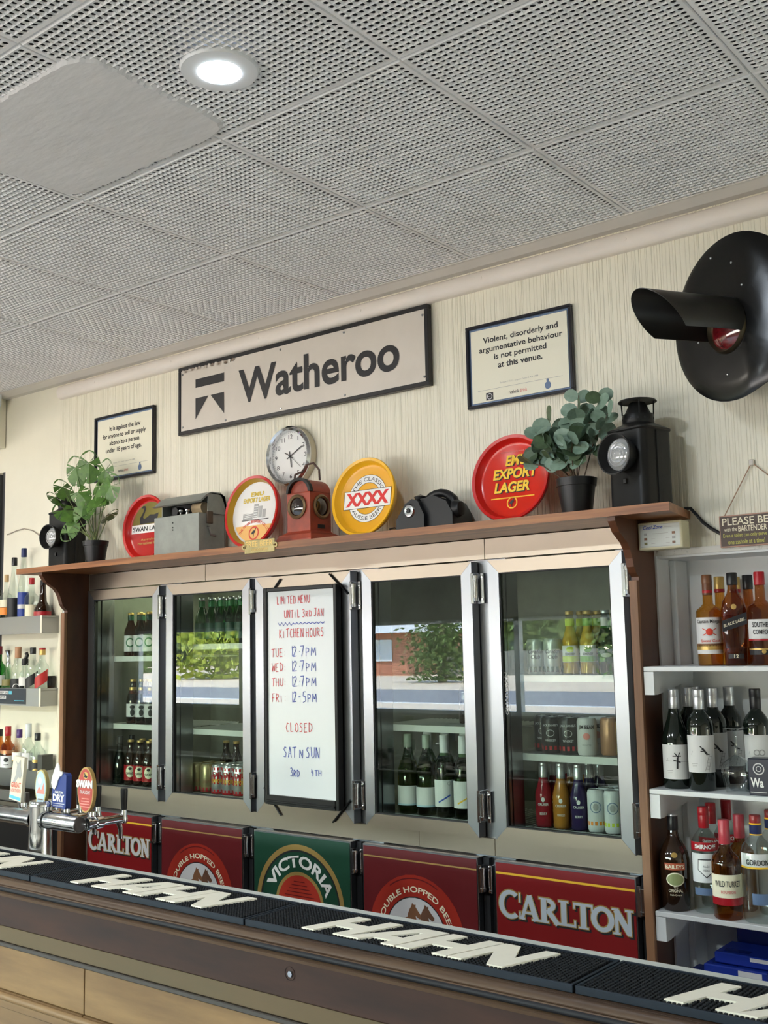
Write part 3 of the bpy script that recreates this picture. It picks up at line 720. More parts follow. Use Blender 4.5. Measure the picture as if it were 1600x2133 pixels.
# ================================================================== WOODEN SURROUND WITH TOP SHELF
ws = thing('wooden_surround', 'stained timber display shelf on ogee side brackets framing the stainless cool room', 'shelf', (-2.85, 3.0, 0))
ZS = 1.982
MB().prism([(-4.45, 2.85), (-1.247, 2.85), (-1.300, 3.119), (-4.45, 3.119)], 'z', 1.957, ZS).obj('shelf_board', m_shelf, ws)
prof = [(2.862, 1.957), (2.862, 1.944), (2.872, 1.930), (2.886, 1.913), (2.912, 1.898), (2.935, 1.885), (2.952, 1.865), (2.964, 1.840), (2.971, 1.815), (2.984, 1.798), (3.000, 1.786), (3.000, .0), (3.118, .0), (3.118, 1.957)]
for xa, xb in ((-4.290, -4.264), (-1.444, -1.420)):
    MB().prism(prof, 'x', xa, xb).obj('side_panel', m_wood, ws)
    MB().bbox(xa-.001, xb+.001, 2.983, 2.999, 0, 1.775, .001).obj('edge_lipping', m_lip, ws)
MB().lathe([(0, -.003), (.006, -.003), (.007, 0)], (-1.432, 2.968, 1.842), 12, 'y').obj('brass_screw', flat('brass', (.65, .42, .12), .3, 1), ws)
MB().bbox(-4.325, -4.292, 3.02, 3.119, 0, 1.79, .001).obj('white_edging', m_white, ws)

# ================================================================== SIGNS ON THE WALL
def frame_box(t, x0, x1, z0, z1, yf, yb, w, m, b=.0015):
    MB().bbox(x0, x1, yf, yb, z1-w, z1, b).bbox(x0, x1, yf, yb, z0, z0+w, b).bbox(x0, x0+w, yf, yb, z0+w, z1-w, b).bbox(x1-w, x1, yf, yb, z0+w, z1-w, b).obj('frame', m, t)
ss = thing('station_sign', 'long cream metal railway station sign with black border reading Watheroo', 'sign', (-2.92, 3.11, 2.52))
m_signface = mat('old_enamel', (.60, .56, .51), .45, noise=.10, nscale=(4, 4, 4), rvar=.1)
MB().bbox(-3.600, -2.240, 3.092, 3.114, 2.528, 2.826, .004).obj('sign_plate', m_signface, ss)
frame_box(ss, -3.602, -2.238, 2.526, 2.828, 3.089, 3.1135, .0165, mat('black_border_paint', (.012, .012, .014), .4))
pl = Pl((0, 3.092, 0))
mb = MB()
text(pl, 'Watheroo', -3.222, -2.372, 2.607, 2.752, m_ink, ss, bold=.022, mb=mb, d=.0015)
mb.obj('lettering', m_ink, ss)
mb = MB()
for q in (rect(-3.490, 2.722, -3.311, 2.760), [(-3.490, 2.676), (-3.490, 2.584), (-3.408, 2.676)], [(-3.311, 2.676), (-3.394, 2.676), (-3.311, 2.584)]):
    mb.add([pl.p(a, b, .0015) for a, b in q], [tuple(range(len(q)))])
mb.obj('emblem', m_ink, ss)
rust = mat('rusted_flake', (.10, .06, .04), .8, nscale=(60, 60, 60), col2=(.5, .45, .4))
rd = random.Random(5)
for i in range(16):
    x = -3.58+i*.021; z = 2.806+rd.uniform(-.004, .003)
    shape(Pl((0, 3.0885, 0)), [[(x, z-.006), (x+.014, z-.008), (x+.022, z+.004), (x+.006, z+.007)]], rust if i % 2 else m_signface, 'paint_chip', ss, .0006)
for x, z in ((-3.576, 2.795), (-3.574, 2.56), (-2.262, 2.79), (-2.26, 2.56), (-3.303, 2.80), (-2.98, 2.797), (-2.64, 2.80), (-3.303, 2.553), (-2.98, 2.553), (-2.64, 2.553)):
    MB().lathe([(0, -.003), (.004, -.003), (.005, 0)], (x, 3.0920, z), 10, 'y').obj('screw', m_steel2, ss)
def poster(x0, x1, z0, z1, lines, label, small):
    t = thing('framed_notice', label, 'notice', ((x0+x1)/2, 3.115, z0))
    frame_box(t, x0, x1, z0, z1, 3.099, 3.1165, .0105, flat('black_frame', (.010, .010, .016), .3))
    MB().box(x0+.0105, x1-.0105, 3.110, 3.114, z0+.0105, z1-.0105).obj('mount', STEELB, t)
    MB().box(x0+.018, x1-.018, 3.107, 3.110, z0+.018, z1-.018).obj('paper', m_paper, t)
    pl = Pl((x0, 3.107, z0)); w = x1-x0; h = z1-z0
    mb = MB()
    for s, a, b, c, d in lines: text(pl, s, a*w, b*w, c*h, d*h, m_ink, t, bold=.022, mb=mb, d=.0006)
    mb.obj('lettering', m_ink, t)
    mb = MB(); text(pl, small, .32*w, .68*w, .245*h, .268*h, GREY, t, bold=0, mb=mb, d=.0006)
    mb.add([pl.p(a, b, .0006) for a, b in rect(.10*w, .2*h, .90*w, .204*h)], [(0, 1, 2, 3)]); mb.obj('small_print', GREY, t)
    shape(pl, [rect(.18*w, .075*h, .25*w, .165*h)], m_ink, 'logo_square', t)
    shape(pl, band(.215*w, .12*h, .020*w, .026*w, n=20)+[rect(.187*w, .118*h, .243*w, .122*h)], LGREY, 'logo_ring', t, .0009)
    mb = MB(); text(pl, 'rethink', .40*w, .50*w, .105*h, .145*h, m_ink, t, mb=mb, d=.0006); mb.obj('lettering', m_ink, t)
    mb = MB(); text(pl, 'drink', .505*w, .575*w, .105*h, .145*h, PINK, t, mb=mb, d=.0006); mb.obj('lettering', PINK, t)
    shape(pl, [disc(.765*w, .125*h, .028*w, .045*h, 14), disc(.765*w, .185*h, .012*w, .018*h, 10)], STEELB, 'crest', t)
    return t
poster(-2.083, -1.664, 2.411, 2.706, [('Violent, disorderly and', .165, .875, .745, .835), ('argumentative behaviour', .125, .915, .635, .725), ('is not permitted', .27, .765, .530, .620), ('at this venue.', .305, .725, .440, .515)],
       'larger black framed cream notice about violent behaviour, right of the station sign', 'Section 115(1) - Liquor Control Act 1988')
poster(-4.215, -3.782, 2.385, 2.696, [('It is against the law', .25, .77, .735, .825), ('for anyone to sell or supply', .13, .86, .625, .715), ('alcohol to a person', .25, .75, .515, .605), ('under 18 years of age.', .19, .79, .405, .495)],
       'smaller looking black framed cream notice about under 18s, left of the station sign', 'Section 121 - Liquor Control Act 1988')

# wall clock
ck = thing('wall_clock', 'round chrome rimmed white wall clock hung behind the red lantern', 'clock', (-2.935, 3.11, 2.35))
CX, CZ = -2.932, 2.352
MB().lathe([(.112, 0), (.120, -.008), (.120, -.036), (.112, -.046), (.103, -.040), (.100, -.020)], (CX, 3.116, CZ), 48, 'y').obj('rim', m_chrome, ck, smooth=True)
MB().lathe([(.1205, 0), (.1205, -.030)], (CX, 3.116, CZ), 48, 'y').obj('case', flat('cream_case', (.60, .54, .40), .4), ck, smooth=True)
MB().cyl(.104, -.02, -.012, (CX, 3.116, CZ), 48, 'y').obj('dial', flat('clock_white', (.78, .78, .76), .4), ck)
pl = Pl((CX, 3.096, CZ)); mb = MB()
for n in range(1, 13):
    a = radians(90-30*n); x, z = .080*cos(a), .080*sin(a); w = .0015 if n == 1 else (.0065 if n < 10 else (.0075 if n == 11 else .011))
    text(pl, str(n), x-w, x+w, z-.0085, z+.0085, m_ink, ck, bold=.0, mb=mb, d=.0006)
for n in range(60):
    a = radians(6*n); mb.add([pl.p(p_, q_, .0006) for p_, q_ in seg(.094*cos(a), .094*sin(a), .098*cos(a), .098*sin(a), .0012)], [(0, 1, 2, 3)])
mb.obj('numerals', m_ink, ck)
def handm(ang, L, w, nm): a = radians(90-ang); shape(pl, [seg(-.02*cos(a), -.02*sin(a), L*cos(a), L*sin(a), w)], m_ink, nm, ck, .004)
handm(62, .072, .0040, 'minute_hand'); handm(172, .045, .005, 'hour_hand'); handm(300, .035, .003, 'alarm_hand'); handm(130, .075, .0015, 'second_hand')

# railway signal head on the wall
sg = thing('railway_signal', 'large gloss black railway signal head with long hood and red lens on the wall', 'signal', (-1.0, 3.10, 2.49))
SX, SZ_, SYY = 0., 0., 0.
mb = MB(); R = .236; n = 48; pts = []
def bend(x, y, z):
    # the plate is folded back along a vertical crease on its right
    if x > .080: return (.080+(x-.080)*.93, y+(x-.080)*.36, z)
    return (x, y, z)
rings = [0, .25, .5, .75, .93, 1.0]
vs = []
for t_i, t in enumerate(rings):
    for k in range(n):
        a = 2*pi*k/n; x, z = R*t*cos(a), R*t*sin(a); y = .0 if t < .95 else .006
        p = bend(x, y, z); vs.append((SX+p[0], SYY+p[1], SZ_+p[2]))
fs = []
for j in range(len(rings)-1):
    for k in range(n): fs.append((j*n+k, j*n+(k+1) % n, (j+1)*n+(k+1) % n, (j+1)*n+k))
m2 = len(vs)
for k in range(n):
    x, y, z = vs[(len(rings)-1)*n+k]; vs.append((x, y+.004, z))
for k in range(n): fs.append(((len(rings)-1)*n+k, (len(rings)-1)*n+(k+1) % n, m2+(k+1) % n, m2+k))
m3 = len(vs); vs.append((SX, SYY+.010, SZ_))
for k in range(n): fs.append((m2+k, m2+(k+1) % n, m3))
mb.add(vs, fs).obj('backing_disc', m_gloss_black, sg, smooth=True, auto=30, local=True)
MB().lathe([(0, 0), (.10, .0), (.125, .02), (.125, .06), (.11, .10), (0, .10)], (SX+.01, SYY+.050, SZ_-.01), 32, 'y').obj('housing', m_gloss_black, sg, smooth=True, local=True)
MB().tube([(.145, .06, .200), (.165, .12, .205), (.185, .155, .205)], .026, 14).obj('mounting_bracket', m_black, sg, smooth=True, local=True)
LX, LZ = -.012, -.028
MB().lathe([(.060, -.003), (.068, -.012), (.074, -.003), (.074, .001)], (LX, SYY, LZ), 36, 'y').obj('lens_ring', mat('dull_brass_ring', (.10, .08, .05), .4, .8), sg, smooth=True, local=True)
MB().lathe([(0, -.020), (.03, -.017), (.052, -.009), (.062, -.001)], (LX, SYY-.001, LZ), 32, 'y').obj('lens', mat('red_lens', (.16, .008, .012), .08, coat=1, noise=.5, nscale=(30, 2, 60)), sg, smooth=True, local=True)
# hood: open-bottomed cylinder with a slanted mouth
mb = MB(); n = 28; vs = []; Rh = .0745
for side in (0, 1):
    rr_ = Rh-.002*side
    for k in range(n+1):
        a = radians(-28+236*k/n); x, z = rr_*cos(a), rr_*sin(a)
        yf = SYY-.300+.080*(1-sin(a))*.9
        vs += [(LX+x, SYY-.002, LZ+z+.010), (LX+x-.008, yf, LZ+z+.004)]
q = 2*(n+1); fs = []
for k in range(n):
    fs.append((2*k, 2*k+2, 2*k+3, 2*k+1)); fs.append((q+2*k, q+2*k+1, q+2*k+3, q+2*k+2)); fs.append((2*k+1, 2*k+3, q+2*k+3, q+2*k+1))
fs += [(0, 1, q+1, q), (2*n, 2*n+1, q+2*n+1, q+2*n)]
mb.add(vs, fs).obj('hood', mat('satin_black_hood', (.020, .018, .015), .38, noise=.3, nscale=(9, 9, 9)), sg, smooth=True, auto=50, local=True)
for x, z in ((.02, .15), (-.06, .19), (.055, .075), (-.02, -.16), (.05, -.06), (-.13, -.04)):
    MB().lathe([(0, -.003), (.003, -.002), (.004, 0)], (SX+x, SYY-.0005, SZ_+z), 8, 'y').obj('rivet', m_steel2, sg, local=True)

sg.location = (-1.062, 2.90, 2.488); sg.rotation_euler = (0, 0, radians(-27))
# hanging bartender sign
hg = thing('hanging_sign', 'brown wooden plaque hung on twine asking customers to be patient with the bartender', 'sign', (-1.06, 3.105, 1.86))
MB().bbox(-1.203, -.915, 3.098, 3.108, 1.862, 1.956, .001).obj('edge_board', flat('plaque_edge', (.42, .24, .18), .6), hg)
MB().box(-1.1995, -.9185, 3.0965, 3.098, 1.8655, 1.9525).obj('plaque_face', flat('plaque_brown', (.085, .06, .05), .6), hg)
pl = Pl((0, 3.0965, 0)); mb = MB()
text(pl, 'PLEASE BE PATIENT', -1.193, -.927, 1.926, 1.948, CREAM, hg, mb=mb, bold=.01, d=.0006)
text(pl, 'with the', -1.188, -1.150, 1.9085, 1.920, CREAM, hg, mb=mb, bold=0, d=.0006); text(pl, 'BARTENDER', -1.146, -1.062, 1.906, 1.923, CREAM, hg, mb=mb, bold=.01, d=.0006)
mb.obj('lettering', CREAM, hg)
mb = MB(); text(pl, 'Even a toilet can only serve', -1.192, -1.063, 1.887, 1.902, OLIVE, hg, mb=mb, bold=0.01, d=.0006); text(pl, 'one asshole at a time!', -1.178, -1.070, 1.870, 1.884, OLIVE, hg, mb=mb, bold=0.01, d=.0006)
mb.obj('lettering', flat('olive_yellow_print', (.42, .40, .07)), hg)
MB().tube([(-1.186, 3.101, 1.956), (-1.102, 3.112, 2.104), (-1.098, 3.112, 2.104), (-.935, 3.101, 1.956)], .0016, 6).obj('twine', flat('twine', (.35, .22, .14), .8), hg)
tag(MB().bbox(-1.108, -1.094, 3.108, 3.118, 2.098, 2.115, .002).obj('wall_hook', flat('clear_hook', (.55, .52, .48), .3)), 'small pale hook holding the twine of the brown plaque', 'hook')
# thermostat box
th = thing('thermostat_box', 'pale cream cooler control box with six small buttons under the right shelf end', 'control box', (-1.39, 3.10, 1.872))
MB().bbox(-1.4185, -1.279, 3.005, 3.060, 1.864, 1.946, .003).obj('housing', flat('aged_cream_plastic', (.58, .55, .38), .5), th)
MB().box(-1.412, -1.286, 3.0045, 3.005, 1.871, 1.939).obj('face_plate', flat('pale_face', (.56, .60, .58), .4), th)
pl = Pl((-1.412, 3.0045, 1.871))
mb = MB(); text(pl, 'Cool Zone', .010, .072, .054, .065, BLUE, th, mb=mb, shear=.25, bold=.02, d=.0006); mb.obj('lettering', BLUE, th)
mb = MB()
for q in (seg(.078, .058, .102, .058, .0012), seg(.04, .040, .090, .040, .0012), seg(.036, .025, .048, .025, .0012), seg(.036, .011, .048, .011, .0012), seg(.082, .025, .094, .025, .0012), seg(.082, .011, .094, .011, .0012)): mb.add([pl.p(a, b, .0006) for a, b in q], [(0, 1, 2, 3)])
mb.add([pl.p(a, b, .0004) for a, b in rect(.002, .0015, .124, .0025)]+[pl.p(a, b, .0004) for a, b in rect(.002, .067, .124, .068)], [(0, 1, 2, 3), (4, 5, 6, 7)]); mb.obj('printed_lines', GREY, th)
for i, (bx_, bz_, m_) in enumerate(((.014, .036, GREY), (.014, .022, BROWN), (.014, .008, OLIVE), (.102, .036, BROWN), (.102, .022, GREY), (.102, .008, BROWN))):
    o = shape(pl, [rect(bx_, bz_, bx_+.009, bz_+.007)], m_, 'button', th, .0014, .001)
# cables
tag(MB().tube([(-1.300, 3.08, 1.986), (-1.285, 3.09, 1.987), (-1.268, 3.095, 1.965), (-1.255, 3.10, 1.945), (-1.235, 3.112, 1.925), (-1.205, 3.112, 1.905), (-1.19, 3.114, 1.90)], .005, 8).obj('power_cable', m_plastic, smooth=True),
    'black power cable looping off the right end of the shelf', 'cable')
tag(MB().tube([(-4.95, 3.113, 2.20), (-4.86, 3.113, 2.215), (-4.80, 3.113, 2.219), (-4.72, 3.113, 2.20), (-4.62, 3.113, 2.15), (-4.52, 3.10, 2.10), (-4.41, 3.05, 2.08)], .0025, 6).obj('thin_wire', flat('beige_wire', (.35, .30, .25), .6), smooth=True),
    'thin beige wire pinned to the wall left of the left lantern', 'wire')

# ================================================================== TRAYS
def tray(x, label, base_m, rim_m, inner_m=None, yb=2.985, tilt=8, R=.147):
    t = thing('round_tray', label, 'tray', (x, yb, ZS))
    c = (0, 0, R+.0)
    MB().lathe([(0, .0), (R-.030, .0), (R-.022, -.004), (R-.012, -.028), (R-.002, -.031), (R, -.026), (R-.004, -.022), (R-.014, .003), (0, .003)], c, 56, 'y').obj('tray_body', [rim_m], t, smooth=True, local=True, auto=50)
    MB().lathe([(0, -.0006), (R-.030, -.0006), (R-.022, -.0045)], c, 56, 'y').obj('printed_base', base_m, t, smooth=True, local=True)
    if inner_m: MB().lathe([(R-.0222, -.0050), (R-.0128, -.0285)], c, 56, 'y').obj('inner_rim', inner_m, t, smooth=True, local=True)
    t.rotation_euler = (radians(-tilt), 0, 0)
    return t, Pl((0, -.0008, R))
def L(pl, *a, **k): return None
def tshape(t, pl, polys, m, nm, d=.0006): 
    mb = MB()
    for q in polys: mb.add([pl.p(a, b, d) for a, b in q], [tuple(range(len(q)))])
    return mb.obj(nm, m, t, local=True)
def ttext(t, pl, s, x0, x1, y0, y1, m, d=.001, **k):
    mb = MB(); text(pl, s, x0, x1, y0, y1, m, t, mb=mb, d=d, **k); return mb.obj('lettering', m, t, local=True)
def arcpoly(R, a0, a1, n=24): return [(R*cos(radians(a0+(a1-a0)*k/n)), R*sin(radians(a0+(a1-a0)*k/n))) for k in range(n+1)]
m_trayred = flat('tray_red', (.52, .012, .010), .28); m_trayyel = flat('tray_yellow', (.80, .43, .015), .3)
# swan tray
t, pl = tray(-3.752, 'red rimmed round tray with a black swan on gold, half behind the grey box', flat('swan_red', (.42, .015, .015), .3), m_trayred, yb=3.045, tilt=4)
Rr = .119
tshape(t, pl, [[(Rr*cos(a), Rr*sin(a)) for a in [radians(10+160*k/20) for k in range(21)]]], flat('swan_gold', (.24, .21, .06), .3, .4), 'gold_field')
tshape(t, pl, [rect(-.118, -.018, .118, .020)], WHITE, 'name_band', .0009)
ttext(t, pl, 'SWAN LAGER', -.108, .108, -.010, .012, m_ink, .0013, bold=.03)
ttext(t, pl, 'Australian', -.05, .05, -.052, -.042, GOLD); ttext(t, pl, 'International Beer', -.07, .07, -.070, -.058, GOLD)
tshape(t, pl, [[(-.062, .024), (.030, .024), (.055, .045), (.060, .066), (.030, .060), (.005, .062), (-.02, .05), (-.038, .044), (-.045, .055), (-.035, .07), (-.026, .09), (-.034, .103), (-.048, .104), (-.060, .092), (-.050, .094), (-.041, .092), (-.042, .08), (-.052, .066), (-.066, .05)]], m_ink, 'swan_print', .0012)
# emu export white tray
t, pl = tray(-3.038, 'red rimmed round tray with white face and brewery drawing, left of the red lantern', flat('tray_white', (.76, .74, .72), .3), m_trayred, flat('tray_gold_rim', (.50, .30, .03), .3, .3))
ttext(t, pl, 'EMU', -.035, .035, .068, .086, flat('mustard', (.60, .42, .03)), bold=.04)
ttext(t, pl, 'EXPORT LAGER', -.075, .075, .043, .063, flat('mustard', (.6, .42, .03)), bold=.04, shear=0)
tshape(t, pl, [rect(-.012, -.02, .012, .036), rect(.016, -.02, .034, .026), rect(.038, -.022, .056, .012), rect(-.07, -.026, -.015, .0)], GREY, 'building_print')
tshape(t, pl, [seg(-.01, -.015+.01*i, .01, -.015+.01*i, .003) for i in range(5)]+[seg(-.068, -.018+.007*i, -.018, -.014+.007*i, .002) for i in range(3)], WHITE, 'building_windows', .0009)
tshape(t, pl, [seg(-.075, -.028, .075, -.028, .003)], m_ink, 'ground_line', .0009)
tshape(t, pl, [[(.1185*cos(radians(205+130*k/20)), .1185*sin(radians(205+130*k/20))) for k in range(21)]], flat('tray_orange', (.75, .42, .12)), 'orange_field')
ttext(t, pl, 'THE SWAN BREWERY CO. LTD', 152, 28, 0, .012, BRED, .0012, arc=(0, -.125, .085, 1), bold=.02)
tshape(t, pl, band(0, -.082, .022, .028, n=24), BRED, 'ring_print', .0012)
EMU = [(-.013, -.082), (-.006, -.072), (.004, -.071), (.007, -.062), (.012, -.061), (.012, -.064), (.009, -.066), (.008, -.078), (.001, -.084), (.001, -.098), (-.002, -.098), (-.003, -.085), (-.010, -.087)]
tshape(t, pl, [EMU], m_ink, 'emu_print', .0014)
# yellow tray
t, pl = tray(-2.466, 'deep yellow round tray with red XXXX lettering between red lantern and telephone', flat('tray_yellow2', (.74, .37, .015), .28), m_trayyel)
tshape(t, pl, band(0, .0, .060, .088), WHITE, 'white_ring'); tshape(t, pl, band(0, 0, .088, .0895)+band(0, 0, .0585, .060), m_ink, 'ring_outline', .0008)
ttext(t, pl, 'THE CLASSIC', 158, 22, 0, .015, m_ink, .001, arc=(0, 0, .0665, 1), bold=.0)
ttext(t, pl, 'AUSSIE BEER', 212, 328, 0, .015, m_ink, .001, arc=(0, 0, .0815, -1), bold=.0)
tshape(t, pl, [[(-.111, -.036), (.110, -.036), (.110, .034), (-.111, .034)]], m_ink, 'plate_outline', .0012)
tshape(t, pl, [[(-.109, -.034), (.108, -.034), (.108, .032), (-.109, .032)]], WHITE, 'white_plate', .0014)
ttext(t, pl, 'XXXX', -.100, .100, -.026, .025, flat('xxxx_red', (.62, .02, .02)), .0018, bold=.05)
# red tray
t, pl = tray(-1.845, 'glossy all red round tray with yellow lettering, half behind the eucalyptus plant', flat('tray_red2', (.60, .022, .010), .22), m_trayred)
for s, a, b, z in (('EMU', -.034, .046, .048), ('EXPORT', -.080, .084, .004), ('LAGER', -.073, .062, -.042)):
    ttext(t, pl, s, a+.003, b+.003, z-.003, z+.034, m_ink, .0010, bold=.06, shear=.12); ttext(t, pl, s, a, b, z, z+.036, flat('tray_letter_yellow', (.85, .55, .04)), .0014, bold=.035, shear=.12)
tshape(t, pl, [rect(-.085, -.062, .08, -.058)]+band(-.003, -.078, .016, .020, n=20), YEL, 'yellow_line')
tshape(t, pl, [[(a*.8-.003, b*.8-.013) for a, b in EMU]], m_ink, 'emu_print', .0012)
ttext(t, pl, 'Australia brewed Export', -.055, .075, .092, .100, PINK, bold=0)
# brass plaque
bp = thing('brass_plaque', 'small engraved brass plaque reading free beer tomorrow on the shelf front edge', 'plaque', (-2.86, 2.846, 1.95))
MB().bbox(-2.940, -2.782, 2.8465, 2.8495, 1.949, 1.999, .001).obj('plate', mat('aged_brass', (.34, .28, .13), .4, .8, noise=.4, nscale=(30, 30, 30)), bp)
for x, s_ in ((-2.940, 1), (-2.782, -1)):
    MB().lathe([(.004, -.0010), (.004, .0020), (.010, .0020), (.010, -.0010), (.004, -.0010)], (x-.004*s_, 2.8475, 1.974), 16, 'y').obj('lug', MATS['aged_brass'], bp)
pl = Pl((0, 2.8465, 0)); text(pl, 'FREE BEER', -2.932, -2.790, 1.973, 1.994, GOLD, bp, bold=.01); text(pl, 'tomorrow', -2.905, -2.815, 1.956, 1.968, GOLD, bp, bold=0)

# ================================================================== LANTERNS
def rbox(w, n=6, rad=.3):
    P = []
    for sx, sy, a0 in ((1, 1, 0), (-1, 1, 90), (-1, -1, 180), (1, -1, 270)):
        for k in range(n+1):
            a = radians(a0+90*k/n); P.append((sx*w*(1-rad)+w*rad*cos(a), sy*w*(1-rad)+w*rad*sin(a)))
    return P
def lantern(x, y, rot, label, s=1., lens_dx=0., bail=True, hb=.232):
    t = thing('railway_lantern', label, 'lantern', (x, y, ZS))
    w = .070*s
    mb = MB(); 
    def loft(levels, mat_, nm):
        mb = MB(); n = None; vs = []
        for ww, z, rad in levels:
            P = rbox(ww, 6, rad); n = len(P); vs += [(a, b, z) for a, b in P]
        fs = [(j*n+k, j*n+(k+1) % n, (j+1)*n+(k+1) % n, (j+1)*n+k) for j in range(len(levels)-1) for k in range(n)]
        fs += [tuple(range(n-1, -1, -1)), tuple((len(levels)-1)*n+k for k in range(n))]
        return mb.add(vs, fs).obj(nm, mat_, t, smooth=True, local=True, auto=30)
    loft([(w*1.03, 0, .35), (w*1.03, .006, .35), (w, .010, .35), (w, hb-.006, .35), (w*1.05, hb-.002, .35), (w*1.05, hb+.003, .35), (w*.90, hb+.010, .5), (w*.72, hb+.018, .8), (w*.66, hb+.022, .95)], m_black, 'body')
    cz = hb+.020
    MB().lathe([(.044*s, cz), (.047*s, cz+.004), (.047*s, cz+.028), (.044*s, cz+.032), (.040*s, cz+.032), (.024*s, cz+.066), (.022*s, cz+.068)], (0, 0, 0), 28).obj('chimney', m_black, t, smooth=True, local=True)
    for k in range(14):
        a = 2*pi*k/14
        MB().lathe([(0, .0006), (.0032, .0006), (.0032, -.001)], (0, 0, 0), 8, 'x').obj('vent_hole', m_dark_gap, t, local=True).matrix_local = Matrix.Translation((.0472*s*cos(a), .0472*s*sin(a), cz+.016)) @ Matrix.Rotation(a, 4, 'Z')
    MB().lathe([(0, cz+.082), (.03*s, cz+.080), (.055*s, cz+.074), (.058*s, cz+.070), (.054*s, cz+.072), (0, cz+.076)], (0, 0, 0), 32).obj('cap', m_black, t, smooth=True, local=True)
    for k in range(4):
        a = pi/4+pi/2*k; MB().tube([(.046*s*cos(a), .046*s*sin(a), cz+.030), (.048*s*cos(a), .048*s*sin(a), cz+.072)], .0022, 6).obj('cap_post', m_black, t, local=True)
    hz = .165*1.0 if hb > .22 else .15
    hz = lens_dx or hz
    c = (0, -w, hz)
    MB().lathe([(.046*s, 0), (.050*s, -.012), (.060*s, -.040), (.062*s, -.050), (.058*s, -.050), (.052*s, -.030), (.048*s, -.022)], c, 36, 'y').obj('lens_hood', m_black, t, smooth=True, local=True)
    MB().lathe([(0, -.038), (.020*s, -.035), (.036*s, -.028), (.050*s, -.020)], c, 32, 'y').obj('bullseye_lens', m_lensglass, t, smooth=True, local=True)
    MB().lathe([(0, -.015), (.046*s, -.012)], c, 24, 'y').obj('reflector', m_chrome, t, smooth=True, local=True)
    for rr_ in (.014, .024, .034): MB().lathe([(rr_*s, -.0385+rr_*.22), (rr_*s+.0015, -.0400+rr_*.22), (rr_*s+.003, -.0385+rr_*.24)], c, 28, 'y').obj('lens_ring', flat('lens_ridge', (.5, .5, .5), .1), t, smooth=True, local=True)
    if bail:
        MB().tube([(-w, 0, hb-.01), (-w-.035, 0, hb-.030), (-w-.055, 0, hb-.045), (-w-.040, 0, hb-.068), (-w, 0, hb-.078)], .0028, 8).obj('bail_handle', m_black, t, smooth=True, local=True)
    MB().bbox(-.006, .006, -w-.006, -w, hz-.085, hz-.070, .001).obj('latch', m_black, t, local=True)
    MB().bbox(w-.001, w+.003, -.010, .010, .008, hb-.006, .001).obj('side_seam', m_black, t, local=True)
    t.rotation_euler = (0, 0, radians(rot))
    return t
lantern(-1.390, 2.985, -14, 'big black railway lantern with a glass bullseye at the right end of the shelf', 1.0, .160, False, .238)
lantern(-4.252, 2.985, 6, 'black railway lantern with wire bail at the left end, behind the monstera pot', .92, .136, True, .250)

# red lantern
rl = thing('red_lantern', 'faded red square railway lantern with two glass lenses and leather strap', 'lantern', (-2.772, 2.99, ZS))
m_rl = mat('faded_red_paint', (.36, .055, .025), .5, noise=.45, nscale=(14, 14, 14), rvar=.12)
x0, x1, y0, y1 = -2.830, -2.714, 2.935, 3.050
zb = ZS
mb = MB(); lv = [(.0, .030), (.012, .030), (.030, .022), (.038, .006), (.044, .0), (.185, .0), (.190, -.002)]
vs = []
for z, e in lv: vs += [(x0-e, y0-e, zb+z), (x1+e, y0-e, zb+z), (x1+e, y1+e, zb+z), (x0-e, y1+e, zb+z)]
fs = [(j*4+k, j*4+(k+1) % 4, (j+1)*4+(k+1) % 4, (j+1)*4+k) for j in range(len(lv)-1) for k in range(4)]+[(3, 2, 1, 0), (24, 25, 26, 27)]
mb.add(vs, fs).obj('body', m_rl, rl)
P = [(x0, zb+.190)]
for k in range(13): a = radians(180-180*k/12); P.append(((x0+x1)/2+.058*cos(a), zb+.190+.052*sin(a)))
P.append((x1, zb+.190))
mb = MB().prism([(p[0], p[1]) for p in P], 'y', y0+.012, y1); mb.obj('arched_top', m_rl, rl, auto=30)
mb = MB()
for k in range(12):
    a0_, a1_ = radians(180-15*k), radians(165-15*k)
    g = lambda a, r_: ((x0+x1)/2+r_*1.0*cos(a), zb+.190+r_*.9*sin(a))
    q = [g(a0_, .061), g(a1_, .061), g(a1_, .050), g(a0_, .050)]
    mb.prism(q, 'y', y0-.004, y0+.014)
mb.obj('front_hood', m_black, rl)
for (c, ax) in (((-2.778, y0, 2.118), 'y'), ((x1, 2.996, 2.118), 'x')):
    s_ = -1 if ax == 'y' else 1
    MB().lathe([(.044, 0), (.046, .006*s_), (.040, .010*s_), (.034, .006*s_)], c, 32, ax).obj('lens_ring', mat('brass_worn', (.22, .14, .07), .4, .7), rl, smooth=True)
    MB().lathe([(0, .012*s_), (.018, .010*s_), (.034, .002*s_)], c, 28, ax).obj('lens', mat('dark_lens', (.02, .012, .010), .06, coat=1), rl, smooth=True)
MB().tube([(-2.838, 2.99, zb+.185), (-2.842, 2.985, zb+.235), (-2.830, 2.98, zb+.268), (-2.795, 2.98, zb+.275), (-2.765, 2.98, zb+.300), (-2.735, 2.98, zb+.302), (-2.712, 2.985, zb+.275), (-2.714, 2.99, zb+.235)], [.004]*8, 8).obj('leather_strap', flat('dark_leather', (.06, .025, .018), .5), rl, smooth=True)
MB().bbox(x1, x1+.006, 2.975, 3.01, 2.036, 2.050, .001).obj('latch', m_black, rl)

rl.location.x += .030
